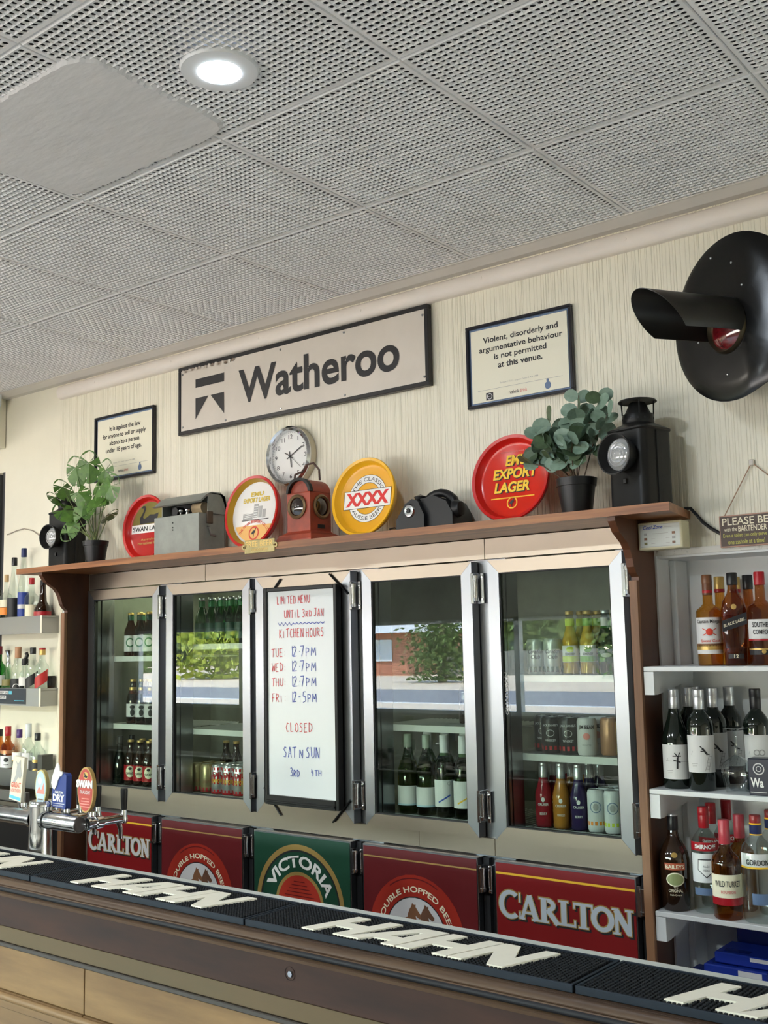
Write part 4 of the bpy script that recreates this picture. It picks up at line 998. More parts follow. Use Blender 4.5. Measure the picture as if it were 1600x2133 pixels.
# grey box telephone / exchange unit
gb = thing('field_equipment_box', 'grey painted metal equipment box with half open lid between the swan tray and white tray', 'box', (-3.44, 3.03, ZS))
m_gb = mat('worn_grey_paint', (.27, .29, .27), .5, noise=.18, nscale=(20, 20, 20), rvar=.1)
x0, x1, y0, y1 = -3.585, -3.305, 2.945, 3.085
MB().bbox(x0, x1, y0, y1, ZS, 2.150, .002).obj('box_body', m_gb, gb)
P = [(2.935, 2.196), (2.950, 2.200), (2.980, 2.226), (3.010, 2.240), (3.060, 2.240), (3.085, 2.225), (3.092, 2.190), (3.092, 2.152), (3.086, 2.152), (3.082, 2.190), (3.060, 2.230), (3.01, 2.232), (2.98, 2.216), (2.950, 2.192)]
MB().prism(P, 'x', x0-.004, x1+.006).prism([(2.990, 2.150), (3.092, 2.150), (3.092, 2.19), (3.085, 2.225), (3.06, 2.236), (3.01, 2.236), (2.99, 2.22)], 'x', x1+.002, x1+.006).prism([(2.990, 2.150), (3.092, 2.150), (3.092, 2.19), (3.085, 2.225), (3.06, 2.236), (3.01, 2.236), (2.99, 2.22)], 'x', x0-.004, x0).obj('curved_lid', m_gb, gb, auto=35)
MB().box(x0+.01, x1-.01, 3.03, 3.075, 2.150, 2.205).obj('dark_interior', m_black, gb)
MB().lathe([(0, -.03), (.018, -.03), (.022, -.01), (.022, .01), (0, .01)], (-3.47, 2.99, 2.168), 20, 'y').obj('dial', m_plastic, gb, smooth=True)
MB().lathe([(0, 0), (.024, 0), (.024, .06), (0, .06)], (-3.40, 3.01, 2.178), 16, 'x').obj('cloth_roll', flat('tan_cloth', (.40, .30, .18), .8), gb, smooth=True)
for x in (-3.43, -3.39): MB().lathe([(0, 2.150), (.006, 2.150), (.004, 2.160), (.010, 2.165), (.010, 2.170), (0, 2.176)], (x, 2.958, 0), 14).obj('terminal_knob', m_chrome, gb, smooth=True)
MB().bbox(x1, x1+.010, 2.985, 3.015, 2.108, 2.158, .002).obj('clasp', flat('leather_clasp', (.09, .06, .04), .6), gb)
MB().tube([(x1+.003, 2.99, 2.095), (x1+.012, 2.99, 2.090), (x1+.012, 3.0, 2.060), (x1+.02, 3.02, 2.055)], .004, 8).obj('crank', m_steel2, gb, smooth=True)
for z in (2.12, 2.10, 2.09): MB().lathe([(0, -.002), (.003, -.001), (.0035, 0)], (-3.465, y0, z), 8, 'y').obj('rivet', m_plastic, gb)

# telephone
ph = thing('telephone', 'old black desk telephone lying on its back between the yellow tray and red tray', 'telephone', (-2.15, 2.98, ZS))
x0, x1, y0, y1 = -2.288, -2.140, 2.925, 3.075
MB().prism([(-2.288, ZS+.006), (-2.145, ZS+.004), (-2.145, ZS+.060), (-2.175, ZS+.112), (-2.205, ZS+.122), (-2.24, ZS+.105), (-2.286, ZS+.050)], 'y', 2.935, 3.075).obj('body', m_plastic, ph, auto=50)
MB().prism([(-2.150, ZS+.003), (-2.020, ZS+.003), (-2.020, ZS+.060), (-2.05, ZS+.105), (-2.11, ZS+.128), (-2.178, ZS+.122), (-2.150, ZS+.060)], 'y', 2.955, 3.085).obj('back_shell', m_plastic, ph, auto=50)
P = []
for k in range(9):
    a = radians(150-130*k/8); P.append((-2.115+.085*cos(a), 3.0, ZS+.065+.078*sin(a)))
MB().tube(P, [.014, .016, .016, .015, .015, .016, .018, .020, .018], 12).obj('handset_grip', m_plastic, ph, smooth=True)
MB().lathe([(0, 0), (.030, 0), (.034, .012), (.026, .034), (0, .04)], (-2.035, 2.99, ZS+.075), 20, 'x').obj('earpiece', m_plastic, ph, smooth=True)
MB().lathe([(0, 0), (.022, 0), (.026, .012), (.0, .022)], (-2.20, 2.985, ZS+.122), 20).obj('mouthpiece', m_plastic, ph, smooth=True)
MB().lathe([(0, -.010), (.022, -.008), (.026, 0)], (-2.215, 2.935, ZS+.078), 24, 'y').obj('dial', m_chrome, ph, smooth=True)
MB().lathe([(0, -.012), (.009, -.012), (.010, -.008)], (-2.215, 2.933, ZS+.078), 16, 'y').obj('dial_centre', m_plastic, ph, smooth=True)
MB().tube([(-2.295, 2.94, ZS+.010), (-2.315, 2.93, ZS+.006), (-2.322, 2.935, ZS+.018), (-2.305, 2.945, ZS+.022), (-2.285, 2.95, ZS+.014)], .0028, 6).obj('cord', m_plastic, ph, smooth=True)
for x in (-2.28, -2.150): MB().cyl(.005, ZS, ZS+.006, (x, 2.942, 0), 10).obj('foot', flat('pale_foot', (.6, .58, .5)), ph)

ph.scale = (.84, .92, .92); ph.location.x -= .020
# ================================================================== PLANTS
def pot(t, x, y, s=1.):
    MB().lathe([(0, ZS), (.040*s, ZS), (.0405*s, ZS+.002), (.052*s, ZS+.080*s), (.055*s, ZS+.081*s), (.058*s, ZS+.102*s), (.055*s, ZS+.103*s), (.053*s, ZS+.090*s), (0, ZS+.088*s)], (x, y, 0), 32).obj('pot', m_plastic, t, smooth=True)
t = thing('monstera_plant', 'artificial split leaf monstera in a black pot beside the left lantern', 'plant', (-4.02, 2.955, ZS))
PX, PY = -4.02, 2.955
pot(t, PX, PY, 1.0)
def monstera(size):
    """heart shaped leaf with side cuts, tip along +x, in the xy plane"""
    out = []; N = 84
    for k in range(N):
        a = 2*pi*k/N; rr_ = .5*(1-.18*cos(a)-.10*abs(sin(a)))+.05*cos(2*a)
        x, y = .45+rr_*cos(a)*1.05, rr_*sin(a)*.98
        if k % 12 in (3, ) and .35 < a < 2*pi-.35: x, y = .45+(x-.45)*.5, y*.42
        out.append((x*size, y*size, -.18*size*(y/.45)**2*.3*1+.0))
    # notch at the stem
    vs = [(0.12*size, 0, .01*size), (.5*size, 0, .03*size), (.9*size, 0, -.01*size)]+out; fs = []
    for k in range(N):
        k2 = (k+1) % N; xm = (out[k][0]+out[k2][0])/2
        c = 0 if xm < .30*size else (1 if xm < .72*size else 2)
        fs.append((c, 3+k, 3+k2))
    fs += [(0, 1, 3+N//2-14), (1, 0, 3+N//2+14)]
    return vs, fs
mon_v, mon_f = monstera(1.)
def put_leaf(t, base, tip_at, normal, size, vs, fs, m, nm='leaf', squash=1.):
    d = (Vector(tip_at)-Vector(base)).normalized(); n_ = Vector(normal); n_ = (n_-d*n_.dot(d)).normalized(); s_ = n_.cross(d)
    B = Vector(base)
    mb = MB().add([B+d*v[0]*size+s_*v[1]*size*squash+n_*v[2]*size for v in vs], fs)
    return mb.obj(nm, m, t, smooth=False)
tocam = Vector((.6, -.8, .0))
ml = [((-4.118, 2.93, 2.365), (-4.13, 2.92, 2.44), (.5, -.8, -.1), .105), ((-4.055, 2.94, 2.375), (-4.04, 2.93, 2.46), (.6, -.75, -.1), .110), ((-3.985, 2.97, 2.345), (-3.965, 2.97, 2.44), (.2, -1, .2), .100),
      ((-3.955, 2.95, 2.275), (-3.87, 2.95, 2.355), (.3, -1, .1), .115), ((-4.02, 2.95, 2.29), (-3.98, 2.95, 2.34), (.0, -1, .2), .080), ((-4.05, 2.92, 2.27), (-4.08, 2.91, 2.30), (.5, -.8, .3), .09),
      ((-3.99, 2.92, 2.255), (-3.93, 2.90, 2.215), (.4, -.8, .4), .10), ((-4.04, 2.90, 2.24), (-4.04, 2.89, 2.16), (.6, -.8, .2), .085), ((-4.14, 2.92, 2.20), (-4.22, 2.90, 2.25), (.3, -.5, .8), .11),
      ((-4.13, 2.92, 2.17), (-4.17, 2.89, 2.10), (.5, -.8, .3), .085), ((-3.94, 2.95, 2.17), (-3.86, 2.94, 2.215), (0, -.3, 1), .08), ((-4.20, 2.93, 2.30), (-4.26, 2.92, 2.39), (.9, -.2, .3), .095), ((-4.25, 2.93, 2.27), (-4.33, 2.92, 2.34), (.8, .1, .5), .09)]
for b, tp, nrm, s_ in ml:
    s_ *= 1.2; put_leaf(t, b, tp, nrm, s_, mon_v, mon_f, m_green)
    q = Vector(b)+(Vector(tp)-Vector(b)).normalized()*.12*s_
    MB().tube([(PX+random.uniform(-.012, .012), PY+random.uniform(-.01, .01), ZS+.088), ((PX*.45+b[0]*.55), (PY+b[1])/2, ZS+.09+(b[2]-ZS-.09)*.5), q], [.0028, .0022, .0016], 6).obj('stem', m_stem, t, smooth=True)
t.location.x += .022
t = thing('eucalyptus_plant', 'artificial silver green eucalyptus in a black pot beside the right lantern', 'plant', (-1.612, 2.96, ZS))
PX, PY = -1.612, 2.96
pot(t, PX, PY, 1.12)
gv, gf = [(0, 0, 0)], []
for k in range(12):
    a = 2*pi*k/12; gv.append((.5-.5*cos(a), .44*sin(a)*(1 if a < pi else 1), .06*abs(sin(a))))
gf = [(0+1+0, 1+k, 1+(k+1)) for k in range(1, 11)]
rd = random.Random(21)
stems = [((-1.715, 2.90, 2.250), 9), ((-1.735, 2.93, 2.20), 7), ((-1.70, 2.95, 2.30), 6), ((-1.66, 2.90, 2.22), 8), ((-1.64, 2.96, 2.26), 6), ((-1.575, 2.93, 2.35), 11), ((-1.50, 2.94, 2.34), 11), ((-1.47, 2.92, 2.28), 9), ((-1.58, 2.89, 2.22), 8), ((-1.55, 2.97, 2.30), 8), ((-1.775, 2.90, 2.165), 4), ((-1.62, 2.90, 2.19), 6)]
leafmesh = {}
for e, nl in stems:
    e = Vector(e); b = Vector((PX+rd.uniform(-.02, .02), PY+rd.uniform(-.02, .02), ZS+.098)); mid = b.lerp(e, .5)+Vector((0, -.01, .02))
    MB().tube([b, mid, e], [.0022, .0018, .001], 6).obj('stem', m_stem2, t, smooth=True)
    for i in range(nl):
        f_ = .38+.62*(i+.5)/nl
        c = (b*(1-f_)**2+mid*2*f_*(1-f_)+e*f_*f_)
        ang = i*2.2+rd.uniform(0, 1); dr_ = Vector((cos(ang), sin(ang)*.6-.25, rd.uniform(-.2, .7))).normalized()
        nrm = Vector((rd.uniform(-.3, .8), -1, rd.uniform(-.3, .7)))
        put_leaf(t, c, c+dr_, nrm, rd.uniform(.046, .066), gv, gf, m_gum if rd.random() < .72 else m_gum2, 'leaf')

t.location.x += .018
# ================================================================== BOTTLES AND CANS
def bot(name, label, cat, x, y, z, prof, m, face=None, group=None, n=24, sq=0.):
    """face = direction of the label, degrees turned to the right (towards +x) from straight out of the wall"""
    t = thing(name, label, cat, (x, y, z), group)
    mb = MB()
    if sq:
        vs = []; N_ = 28
        for rr_, h in prof:
            for k in range(N_):
                a = 2*pi*k/N_; e = 2+sq*4*(1 if rr_ > .02 else 0)
                q = 1/((abs(cos(a))**e+abs(sin(a))**e)**(1/e)); vs.append((rr_*q*cos(a), rr_*q*sin(a), h))
        fs = [(j*N_+k, j*N_+(k+1) % N_, (j+1)*N_+(k+1) % N_, (j+1)*N_+k) for j in range(len(prof)-1) for k in range(N_)]
        mb.add(vs, fs)
    else: mb.lathe(prof, (0, 0, 0), n)
    mb.obj('bottle_body' if cat in ('bottle',) else 'body', m, t, smooth=True, local=True, auto=50)
    t.rotation_euler = (0, 0, radians(face or 0))
    return t
def cap(t, r_, z0, z1, m, nm='cap', n=18):
    return MB().lathe([(r_*.98, z0), (r_, z0+.001), (r_, z1-.002), (r_*.9, z1), (0, z1)], (0, 0, 0), n).obj(nm, m, t, smooth=True, local=True)
def lab(t, r_, z0, z1, m, deg=150, nm='label', skew=0.):
    mb = MB(); n = 12; vs = []
    for k in range(n+1):
        a = radians(-90-deg/2+deg*k/n); dz = skew*(k/n-.5)
        vs += [((r_+.0005)*cos(a), (r_+.0005)*sin(a), z0+dz), ((r_+.0005)*cos(a), (r_+.0005)*sin(a), z1+dz)]
    mb.add(vs, [(2*k, 2*k+2, 2*k+3, 2*k+1) for k in range(n)])
    return mb.obj(nm, m, t, smooth=True, local=True)
def wpl(r_): return Pl((0, 0, 0), N=(0, -1, 0), wrap=r_)
def ltext(t, r_, s, w, z0, z1, m, x=0, d=.0012, **k):
    mb = MB(); text(wpl(r_), s, x-w/2, x+w/2, z0, z1, m, t, mb=mb, d=d, **k); return mb.obj('lettering', m, t, local=True)
def clip(poly, x, keep_right):
    out = []
    for i in range(len(poly)):
        a, b = poly[i], poly[(i+1) % len(poly)]
        ia, ib = (a[0] >= x) == keep_right, (b[0] >= x) == keep_right
        if ia: out.append(a)
        if ia != ib:
            k = (x-a[0])/(b[0]-a[0]); out.append((x, a[1]+(b[1]-a[1])*k))
    return out
def lshape(t, r_, polys, m, nm='emblem', d=.0011):
    pl = wpl(r_); mb = MB(); st_ = r_*.13; pieces = []
    for q in polys:
        lo, hi = min(a[0] for a in q), max(a[0] for a in q); n = max(1, math.ceil((hi-lo)/st_))
        for k in range(n):
            p_ = q
            if k > 0: p_ = clip(p_, lo+(hi-lo)*k/n, True)
            if k < n-1 and p_: p_ = clip(p_, lo+(hi-lo)*(k+1)/n, False)
            if len(p_) > 2: pieces.append(p_)
    for q in pieces: mb.add([pl.p(a, b, d) for a, b in q], [tuple(range(len(q)))])
    return mb.obj(nm, m, t, local=True)
def liquid(t, prof, m, n=20): return MB().lathe(prof, (0, 0, 0), n).obj('liquid', m, t, smooth=True, local=True)
SPIRIT = [(0, 0), (.034, 0), (.037, .004), (.037, .160), (.034, .176), (.022, .192), (.0145, .202), (.0135, .225), (.0135, .262), (0, .262)]
def sp(h, rb=.037, sh=.60, neck=.0135, taper=.07):
    return [(0, 0), (rb*.93, 0), (rb, .004), (rb, h*sh), (rb*.9, h*(sh+taper*.35)), (rb*.6, h*(sh+taper*.8)), (neck*1.1, h*(sh+taper*1.25)), (neck, h*.86), (neck, h-.001), (0, h-.001)]
WINE = [(0, 0), (.034, 0), (.0375, .004), (.0375, .180), (.035, .195), (.026, .210), (.0165, .222), (.0148, .235), (.0148, .282), (0, .282)]
BURG = [(0, 0), (.037, 0), (.040, .004), (.040, .125), (.037, .150), (.029, .178), (.020, .205), (.0155, .228), (.0148, .245), (.0148, .282), (0, .282)]
BEER = [(0, 0), (.028, 0), (.0305, .003), (.0305, .105), (.029, .118), (.020, .142), (.0145, .158), (.0125, .185), (.0135, .190), (.0135, .199), (0, .199)]
CAN = [(0, .003), (.026, .003), (.029, 0), (.0325, .008), (.0325, .108), (.030, .116), (.0270, .120), (.0255, .1175), (0, .1175)]
SLIM = [(0, .003), (.022, .003), (.025, 0), (.0285, .008), (.0285, .122), (.026, .130), (.0240, .134), (.0225, .1315), (0, .1315)]
BR, BRF = flat('red_cap', (.36, .010, .018), .3), flat('black_cap', (.012, .012, .014), .3)
m_label = flat('white_label', (.70, .70, .70), .5)

# ---- right niche shelves
zs = (1.520, 1.168, .826)
names = ('upper', 'middle', 'lower')
for z, nm in zip(zs, names):
    s_ = thing('white_shelf', f'{nm} white painted bottle shelf in the niche right of the cool room', 'shelf', (-.5, 3.1, z))
    MB().bbox(-1.4165, 1.4, 2.992, 3.299, z-.014, z, .0015).obj('shelf_board', m_white, s_)
    MB().prism([(2.994, z-.015), (3.28, z-.015), (3.28, z-.045), (3.02, z-.082), (2.994, z-.082)], 'x', -1.4165, -1.386).obj('bracket', m_white, s_)
# upper: spirits
def spiced(x, y, lbl, grp=None, face=22):
    t = bot('spirit_bottle', lbl, 'bottle', x, y, zs[0], sp(.262, .036), m_gold_spirit, face, grp)
    return t
t = spiced(-1.252, 3.10, 'golden rum bottle with brown neck foil, leftmost on the upper niche shelf')
cap(t, .0145, .206, .264, flat('brown_foil', (.14, .05, .02), .35), 'neck_foil'); cap(t, .0148, .212, .222, BR, 'red_band'); cap(t, .0150, .240, .266, flat('brown_cap', (.17, .07, .03), .35))
lab(t, .036, .034, .140, m_label, 165); lab(t, .0363, .046, .060, GOLD, 165, 'gold_band'); lab(t, .0363, .056, .064, BROWN, 165, 'brown_band')
ltext(t, .037, 'Captain Morgan', .075, .120, .134, m_ink, bold=.01); ltext(t, .037, 'Spiced Gold', .055, .066, .076, BRED, shear=.2, bold=.01)
lshape(t, .037, [disc(0, .098, .010), seg(-.02, .088, .02, .108, .002), seg(-.02, .108, .02, .088, .002)], BRED, 'abstract_crest')
t = bot('spirit_bottle', 'square shouldered dark amber whisky bottle with slanted black label, front of upper niche shelf', 'bottle', -1.176, 3.10, zs[0], [(0, 0), (.029, 0), (.031, .004), (.036, .10), (.036, .160), (.030, .185), (.017, .208), (.0135, .222), (.0135, .264), (0, .264)], m_amber, 22, sq=.5)
cap(t, .0155, .232, .268, BRF)
sl = [[(-.040, .098), (.040, .118), (.040, .156), (-.040, .128)]]
FP = Pl((0, -.0365, 0))
tshape(t, FP, [[(-.034, .096), (.034, .118), (.034, .152), (-.034, .128)]], m_ink, 'slanted_label', .001)
mb = MB(); text(FP, 'BLACK LABEL', -.030, .030, .119, .128, CREAM, t, mb=mb, d=.0018, bold=.015)
mb.v = [(a, b, c+a*.33) for a, b, c in mb.v]; mb.obj('lettering', CREAM, t, local=True)
lshape(t, .0385, [disc(0, .168, .0075, .008, 12)], GOLD, 'gold_seal', .001)
lshape(t, .0385, [rect(-.022, .020, .022, .034)], m_ink, 'age_plate', .001); ltext(t, .0385, '12', .012, .022, .032, CREAM, d=.0018)
t = bot('spirit_bottle', 'round liqueur bottle with red cap and white label, rightmost at front of upper niche shelf', 'bottle', -1.096, 3.10, zs[0], sp(.262, .037, .62), m_amber, 22)
cap(t, .0152, .228, .266, BR); lab(t, .037, .070, .130, m_label, 170); lab(t, .0372, .030, .044, m_ink, 170, 'lower_label'); lab(t, .0374, .044, .048, GOLD, 170, 'gold_band')
ltext(t, .0375, 'SOUTHERN', .058, .108, .122, m_ink, bold=.02); ltext(t, .0375, 'COMFORT', .056, .088, .101, m_ink, bold=.02); lab(t, .0376, .070, .075, BR, 170, 'red_band')
lshape(t, .0380, [disc(0, .039, .006, n=10)], GOLD)
for x, y, l_, cm in ((-1.252, 3.195, 'amber bottle with tall gold cap standing behind the golden rum bottle', GOLD), (-1.228, 3.262, 'amber bottle with gold cap half hidden behind the black capped whisky', GOLD), (-1.165, 3.195, 'amber whisky with black cap behind the slanted label bottle', BRF)):
    t = bot('spirit_bottle', l_, 'bottle', x, y, zs[0], sp(.260, .035), m_gold_spirit if cm is GOLD else m_amber, 20)
    cap(t, .0152, .222, .264, cm); 
    if cm is GOLD: cap(t, .0154, .216, .228, BR, 'red_band')
    lab(t, .035, .05, .13, BROWN if cm is BRF else m_label, 140)
# middle: red wines, inverted glass, dark tin
def wine(x, y, prof, lbl, zl, hl, face=22, style=0, capm=None, rb=.0375):
    t = bot('wine_bottle', lbl, 'bottle', x, y, zs[1], prof, m_darkglass, face)
    cap(t, .0158, .228, .284, capm or SILVER, 'screw_cap'); cap(t, .0161, .262, .285, capm or SILVER, 'cap_top')
    lab(t, rb, zl, zl+hl, m_label, 150)
    R_ = rb+.0006
    if style == 0:   # little figure on a tight rope
        lshape(t, R_, [seg(-.033, zl+.052, .035, zl+.050, .0006), seg(.000, zl+.030, .002, zl+.062, .005), seg(-.010, zl+.055, .010, zl+.048, .003), seg(-.006, zl+.075, .004, zl+.062, .003), seg(.008, zl+.076, .003, zl+.062, .003), seg(-.012, zl+.066, .012, zl+.066, .003)], m_ink, 'figure_print')
    elif style == 1:  # figure above a ladder
        lshape(t, R_, [seg(.002, zl+.068, .016, zl+.050, .006), seg(-.004, zl+.074, .004, zl+.066, .003), seg(.004, zl+.060, -.003, zl+.060, .003), seg(.016, zl+.052, .022, zl+.050, .003), seg(.008, zl+.005, .020, zl+.048, .0007), seg(.018, zl+.003, .028, zl+.046, .0007)]+[seg(.009+.003*i, zl+.010+.009*i, .019+.0025*i, zl+.009+.009*i, .0006) for i in range(5)], m_ink, 'figure_print')
    else:
        lshape(t, R_, band(-.007, zl+.055, .006, .009, n=14)+band(.007, zl+.055, .006, .009, n=14), GREY, 'crest_print')
    lshape(t, R_, [seg(-.030, zl+.024, -.012, zl+.026, .0012), seg(-.028, zl+.018, -.014, zl+.019, .0012), seg(-.030, zl+.050, -.026, zl+.060, .001)], GREY, 'scribble_print')
    return t
wine(-1.358, 3.062, BURG, 'round shouldered red wine bottle leftmost on the middle niche shelf, tightrope label', .028, .098, 25, 0, rb=.040)
wine(-1.277, 3.050, WINE, 'red wine bottle with ladder label, second at the front of the middle niche shelf', .052, .104, 25, 1)
wine(-1.356, 3.160, WINE, 'silver capped wine bottle behind the leftmost bottle on the middle niche shelf', .052, .104, 25, 1)
wine(-1.372, 3.252, WINE, 'silver capped wine bottle at the very back between the first two on the middle shelf', .052, .104, 25, 1)
wine(-1.276, 3.150, WINE, 'red wine bottle directly behind and right of the front ladder label bottle', .052, .104, 25, 1)
wine(-1.262, 3.245, WINE, 'silver capped red wine bottle half behind the upturned wine glass', .052, .104, 25, 1)
wine(-1.140, 3.130, WINE, 'black capped red wine bottle rightmost in view behind the upturned glass', .052, .104, 25, 2, BRF)
t = thing('wine_glass', 'clear wine glass standing upside down at the front of the middle niche shelf', 'glass', (-1.170, 3.040, zs[1]))
MB().lathe([(.032, .0005), (.040, .030), (.044, .055), (.040, .078), (.022, .095), (.006, .104), (.0045, .115), (.0045, .165), (.010, .174), (.036, .1795), (.036, .181), (0, .181)], (-1.170, 3.04, zs[1]), 32).obj('bowl_and_stem', thin_glass('stemware_glass', (.86, .90, .90), 2.6), t, smooth=True)
t = thing('decorated_tin', 'dark navy tin with white script at the right edge of the middle niche shelf', 'tin', (-1.092, 3.035, zs[1]))
MB().bbox(-1.128, -1.05, 3.01, 3.06, zs[1], zs[1]+.100, .002).obj('tin_body', flat('tin_navy', (.012, .015, .035), .3), t)
pl = Pl((-1.128, 3.0098, zs[1])); text(pl, 'Wa', .006, .042, .022, .048, WHITE, t, bold=.03)
shape(pl, band(.03, .072, .013, .016, n=20)+band(.03, .072, .006, .008, n=14)+[rect(.004, .008, .05, .010)], LGREY, 'scroll_print', t)
# lower
t = bot('liqueur_bottle', 'dark brown cream liqueur bottle with red arched label, leftmost on the lower niche shelf', 'bottle', -1.3755, 3.050, zs[2], [(0, 0), (.036, 0), (.040, .005), (.042, .10), (.043, .140), (.040, .160), (.030, .182), (.019, .200), (.0145, .215), (.0140, .262), (0, .262)], m_brownglass, 24)
cap(t, .0152, .222, .266, BRF); cap(t, .0154, .262, .267, SILVER, 'cap_rim')
ltext(t, .0435, 'BAILEYS', .052, .120, .131, CREAM, d=.0022, bold=.02); lab(t, .043, .116, .135, flat('terracotta', (.42, .08, .03)), 80, 'name_ribbon'); lshape(t, .0435, [disc(0, .090, .026, .019)], CREAM, 'oval_rim', .001); lshape(t, .0435, [disc(0, .090, .023, .016)], flat('meadow', (.25, .28, .12)), 'oval_picture', .0016); lshape(t, .0435, [disc(0, .158, .009, .008, 10)], GOLD, 'gold_seal', .001)
ltext(t, .0435, 'The', .012, .066, .071, CREAM, bold=0); ltext(t, .0435, 'ORIGINAL', .040, .055, .063, CREAM, bold=0); ltext(t, .0435, 'Irish Cream', .032, .045, .050, CREAM, bold=0)
def vodka(x, y, lbl):
    t = bot('vodka_bottle', lbl, 'bottle', x, y, zs[2], [(0, 0), (.035, 0), (.038, .005), (.038, .180), (.036, .198), (.026, .214), (.016, .226), (.0140, .232), (.0140, .286), (0, .286)], m_clear, 24)
    cap(t, .0150, .232, .290, BR); cap(t, .0153, .268, .291, BR, 'cap_top'); lab(t, .0378, .172, .196, BR, 160, 'name_band')
    ltext(t, .0383, 'SMIRNOFF', .060, .178, .190, WHITE, bold=.03); return t
t = vodka(-1.292, 3.075, 'clear vodka bottle with red cap and shield label on the lower niche shelf')
lab(t, .0378, .085, .165, m_label, 150); lshape(t, .0384, [[(-.022, .150), (.022, .150), (.024, .120), (0, .098), (-.024, .120)]], m_ink, 'shield_outline', .001); lshape(t, .0384, [[(-.020, .147), (.020, .147), (.022, .121), (0, .101), (-.022, .121)]], WHITE, 'shield', .0014)
ltext(t, .0384, 'No.21', .016, .127, .133, m_ink, d=.002, bold=0); ltext(t, .0384, 'VODKA', .018, .116, .122, m_ink, d=.002, bold=0); lab(t, .0378, .050, .070, STEELB, 120, 'lower_label')
vodka(-1.303, 3.157, 'red capped clear vodka bottle right behind the front vodka bottle')
vodka(-1.288, 3.238, 'red capped clear bottle behind the bourbon on the lower niche shelf')
def bourbon(x, y, lbl):
    t = bot('bourbon_bottle', lbl, 'bottle', x, y, zs[2], [(0, 0), (.036, 0), (.040, .006), (.040, .150), (.036, .166), (.022, .180), (.0155, .190), (.0140, .205), (.0150, .262), (0, .262)], m_amber, 26)
    cap(t, .0158, .200, .266, flat('pink_red_seal', (.45, .05, .07), .3), 'neck_seal'); return t
t = bourbon(-1.2165, 3.035, 'squat amber bourbon bottle with white and red label on the lower niche shelf')
lab(t, .040, .060, .122, CREAM, 165); lab(t, .0402, .040, .060, BR, 165, 'red_band'); ltext(t, .0406, 'WILD TURKEY', .074, .090, .106, m_ink, bold=.01); ltext(t, .0406, 'BOURBON', .040, .072, .080, PINK, bold=.02)
bourbon(-1.217, 3.150, 'amber bottle with pink red neck seal behind the squat bourbon')
def gin(x, y, lbl):
    t = bot('gin_bottle', lbl, 'bottle', x, y, zs[2], [(0, 0), (.040, 0), (.043, .006), (.043, .185), (.038, .202), (.024, .218), (.0165, .228), (.0150, .236), (.0150, .278), (0, .278)], m_clear, 26, sq=.12)
    cap(t, .0165, .232, .262, NAVY, 'neck_sleeve'); cap(t, .0168, .230, .235, YEL, 'yellow_band'); cap(t, .0168, .258, .263, YEL, 'yellow_band'); cap(t, .0155, .262, .284, flat('clear_red_cap', (.30, .03, .03), .3)); return t
t = gin(-1.132, 3.050, 'large clear gin bottle with navy neck sleeve, rightmost front of the lower niche shelf')
lab(t, .0445, .145, .185, m_label, 150); ltext(t, .045, "GORDON'S", .070, .155, .170, m_ink, d=.0018, bold=.02); lab(t, .0447, .145, .150, YEL, 150, 'yellow_edge'); lab(t, .0445, .050, .080, STEELB, 60, 'lower_label')
gin(-1.128, 3.160, 'clear bottle with navy neck sleeve behind the large gin bottle')
# blue cartons
m_car = flat('glossy_blue_carton', (.010, .030, .26), .25)
for i, (x0, x1, y0, y1, z0, z1, lb) in enumerate(((-1.375, -1.17, 3.06, 3.18, .600, .645, 'lowest flat blue carton at the left of the pile under the niche shelves'), (-1.30, -1.12, 3.04, 3.17, .647, .690, 'blue carton with silver sticker in the middle of the pile'), (-1.275, -1.09, 3.06, 3.19, .692, .722, 'thin blue carton lying on the middle of the pile'), (-1.262, -.96, 3.20, 3.28, .66, .775, 'tall blue carton standing against the niche back wall'))):
    c = thing('blue_carton', lb, 'carton', ((x0+x1)/2, (y0+y1)/2, z0))
    MB().bbox(x0, x1, y0, y1, z0, z1, .003).obj('carton_body', m_car, c)
    pl = Pl((x0, y0, z0)); w = x1-x0
    shape(pl, [rect(w*.55, (z1-z0)*.55, w*.92, (z1-z0)*.9)], LGREY, 'sticker', c)
    shape(Pl((x0, y0, z1), V=(0, 1, 0), N=(0, 0, 1)), [rect(w*.1, .02, w*.5, .05)], flat('deep_blue', (.006, .018, .16), .25), 'printed_top', c)
base = thing('low_white_shelf', 'low white board under the niche shelves carrying the blue cartons', 'shelf', (-.5, 3.1, .58))
MB().bbox(-1.4165, 1.4, 2.995, 3.299, .585, .600, .0015).obj('shelf_board', m_white, base)

# ---- left stainless ledges
lz = (1.762, 1.418, 1.035)
for z, nm in zip(lz, ('top', 'middle', 'bottom')):
    x1 = -4.500
    s_ = thing('steel_ledge', f'{nm} stainless steel bottle ledge on the wall left of the cool room', 'shelf', (-5.0, 3.07, z))
    MB().box(-5.9, x1, 3.024, 3.0255, z-.074, z+.010).box(-5.9, x1, 3.0255, 3.118, z-.002, z).box(x1-.0015, x1, 3.0255, 3.118, z-.074, z+.010).obj('tray', m_ledge_steel, s_)
    MB().box(x1-.012, x1+.001, 3.0225, 3.0245, z-.074, z+.011).obj('lit_edge_highlight', flat('lit_edge_highlight', (.80, .76, .66), .35), s_)  # pale strip paints the light caught on the end of the ledge
MB().box(-5.0, -4.62, 3.0225, 3.0238, 1.352, 1.426).obj('sticker', flat('sticker_navy', (.012, .02, .035), .4), s_.parent or [o for o in D.objects if o.name.startswith('steel_ledge')][1])
st = [o for o in D.objects if o.name.startswith('steel_ledge')][1]
pl = Pl((0, 3.0224, 0))
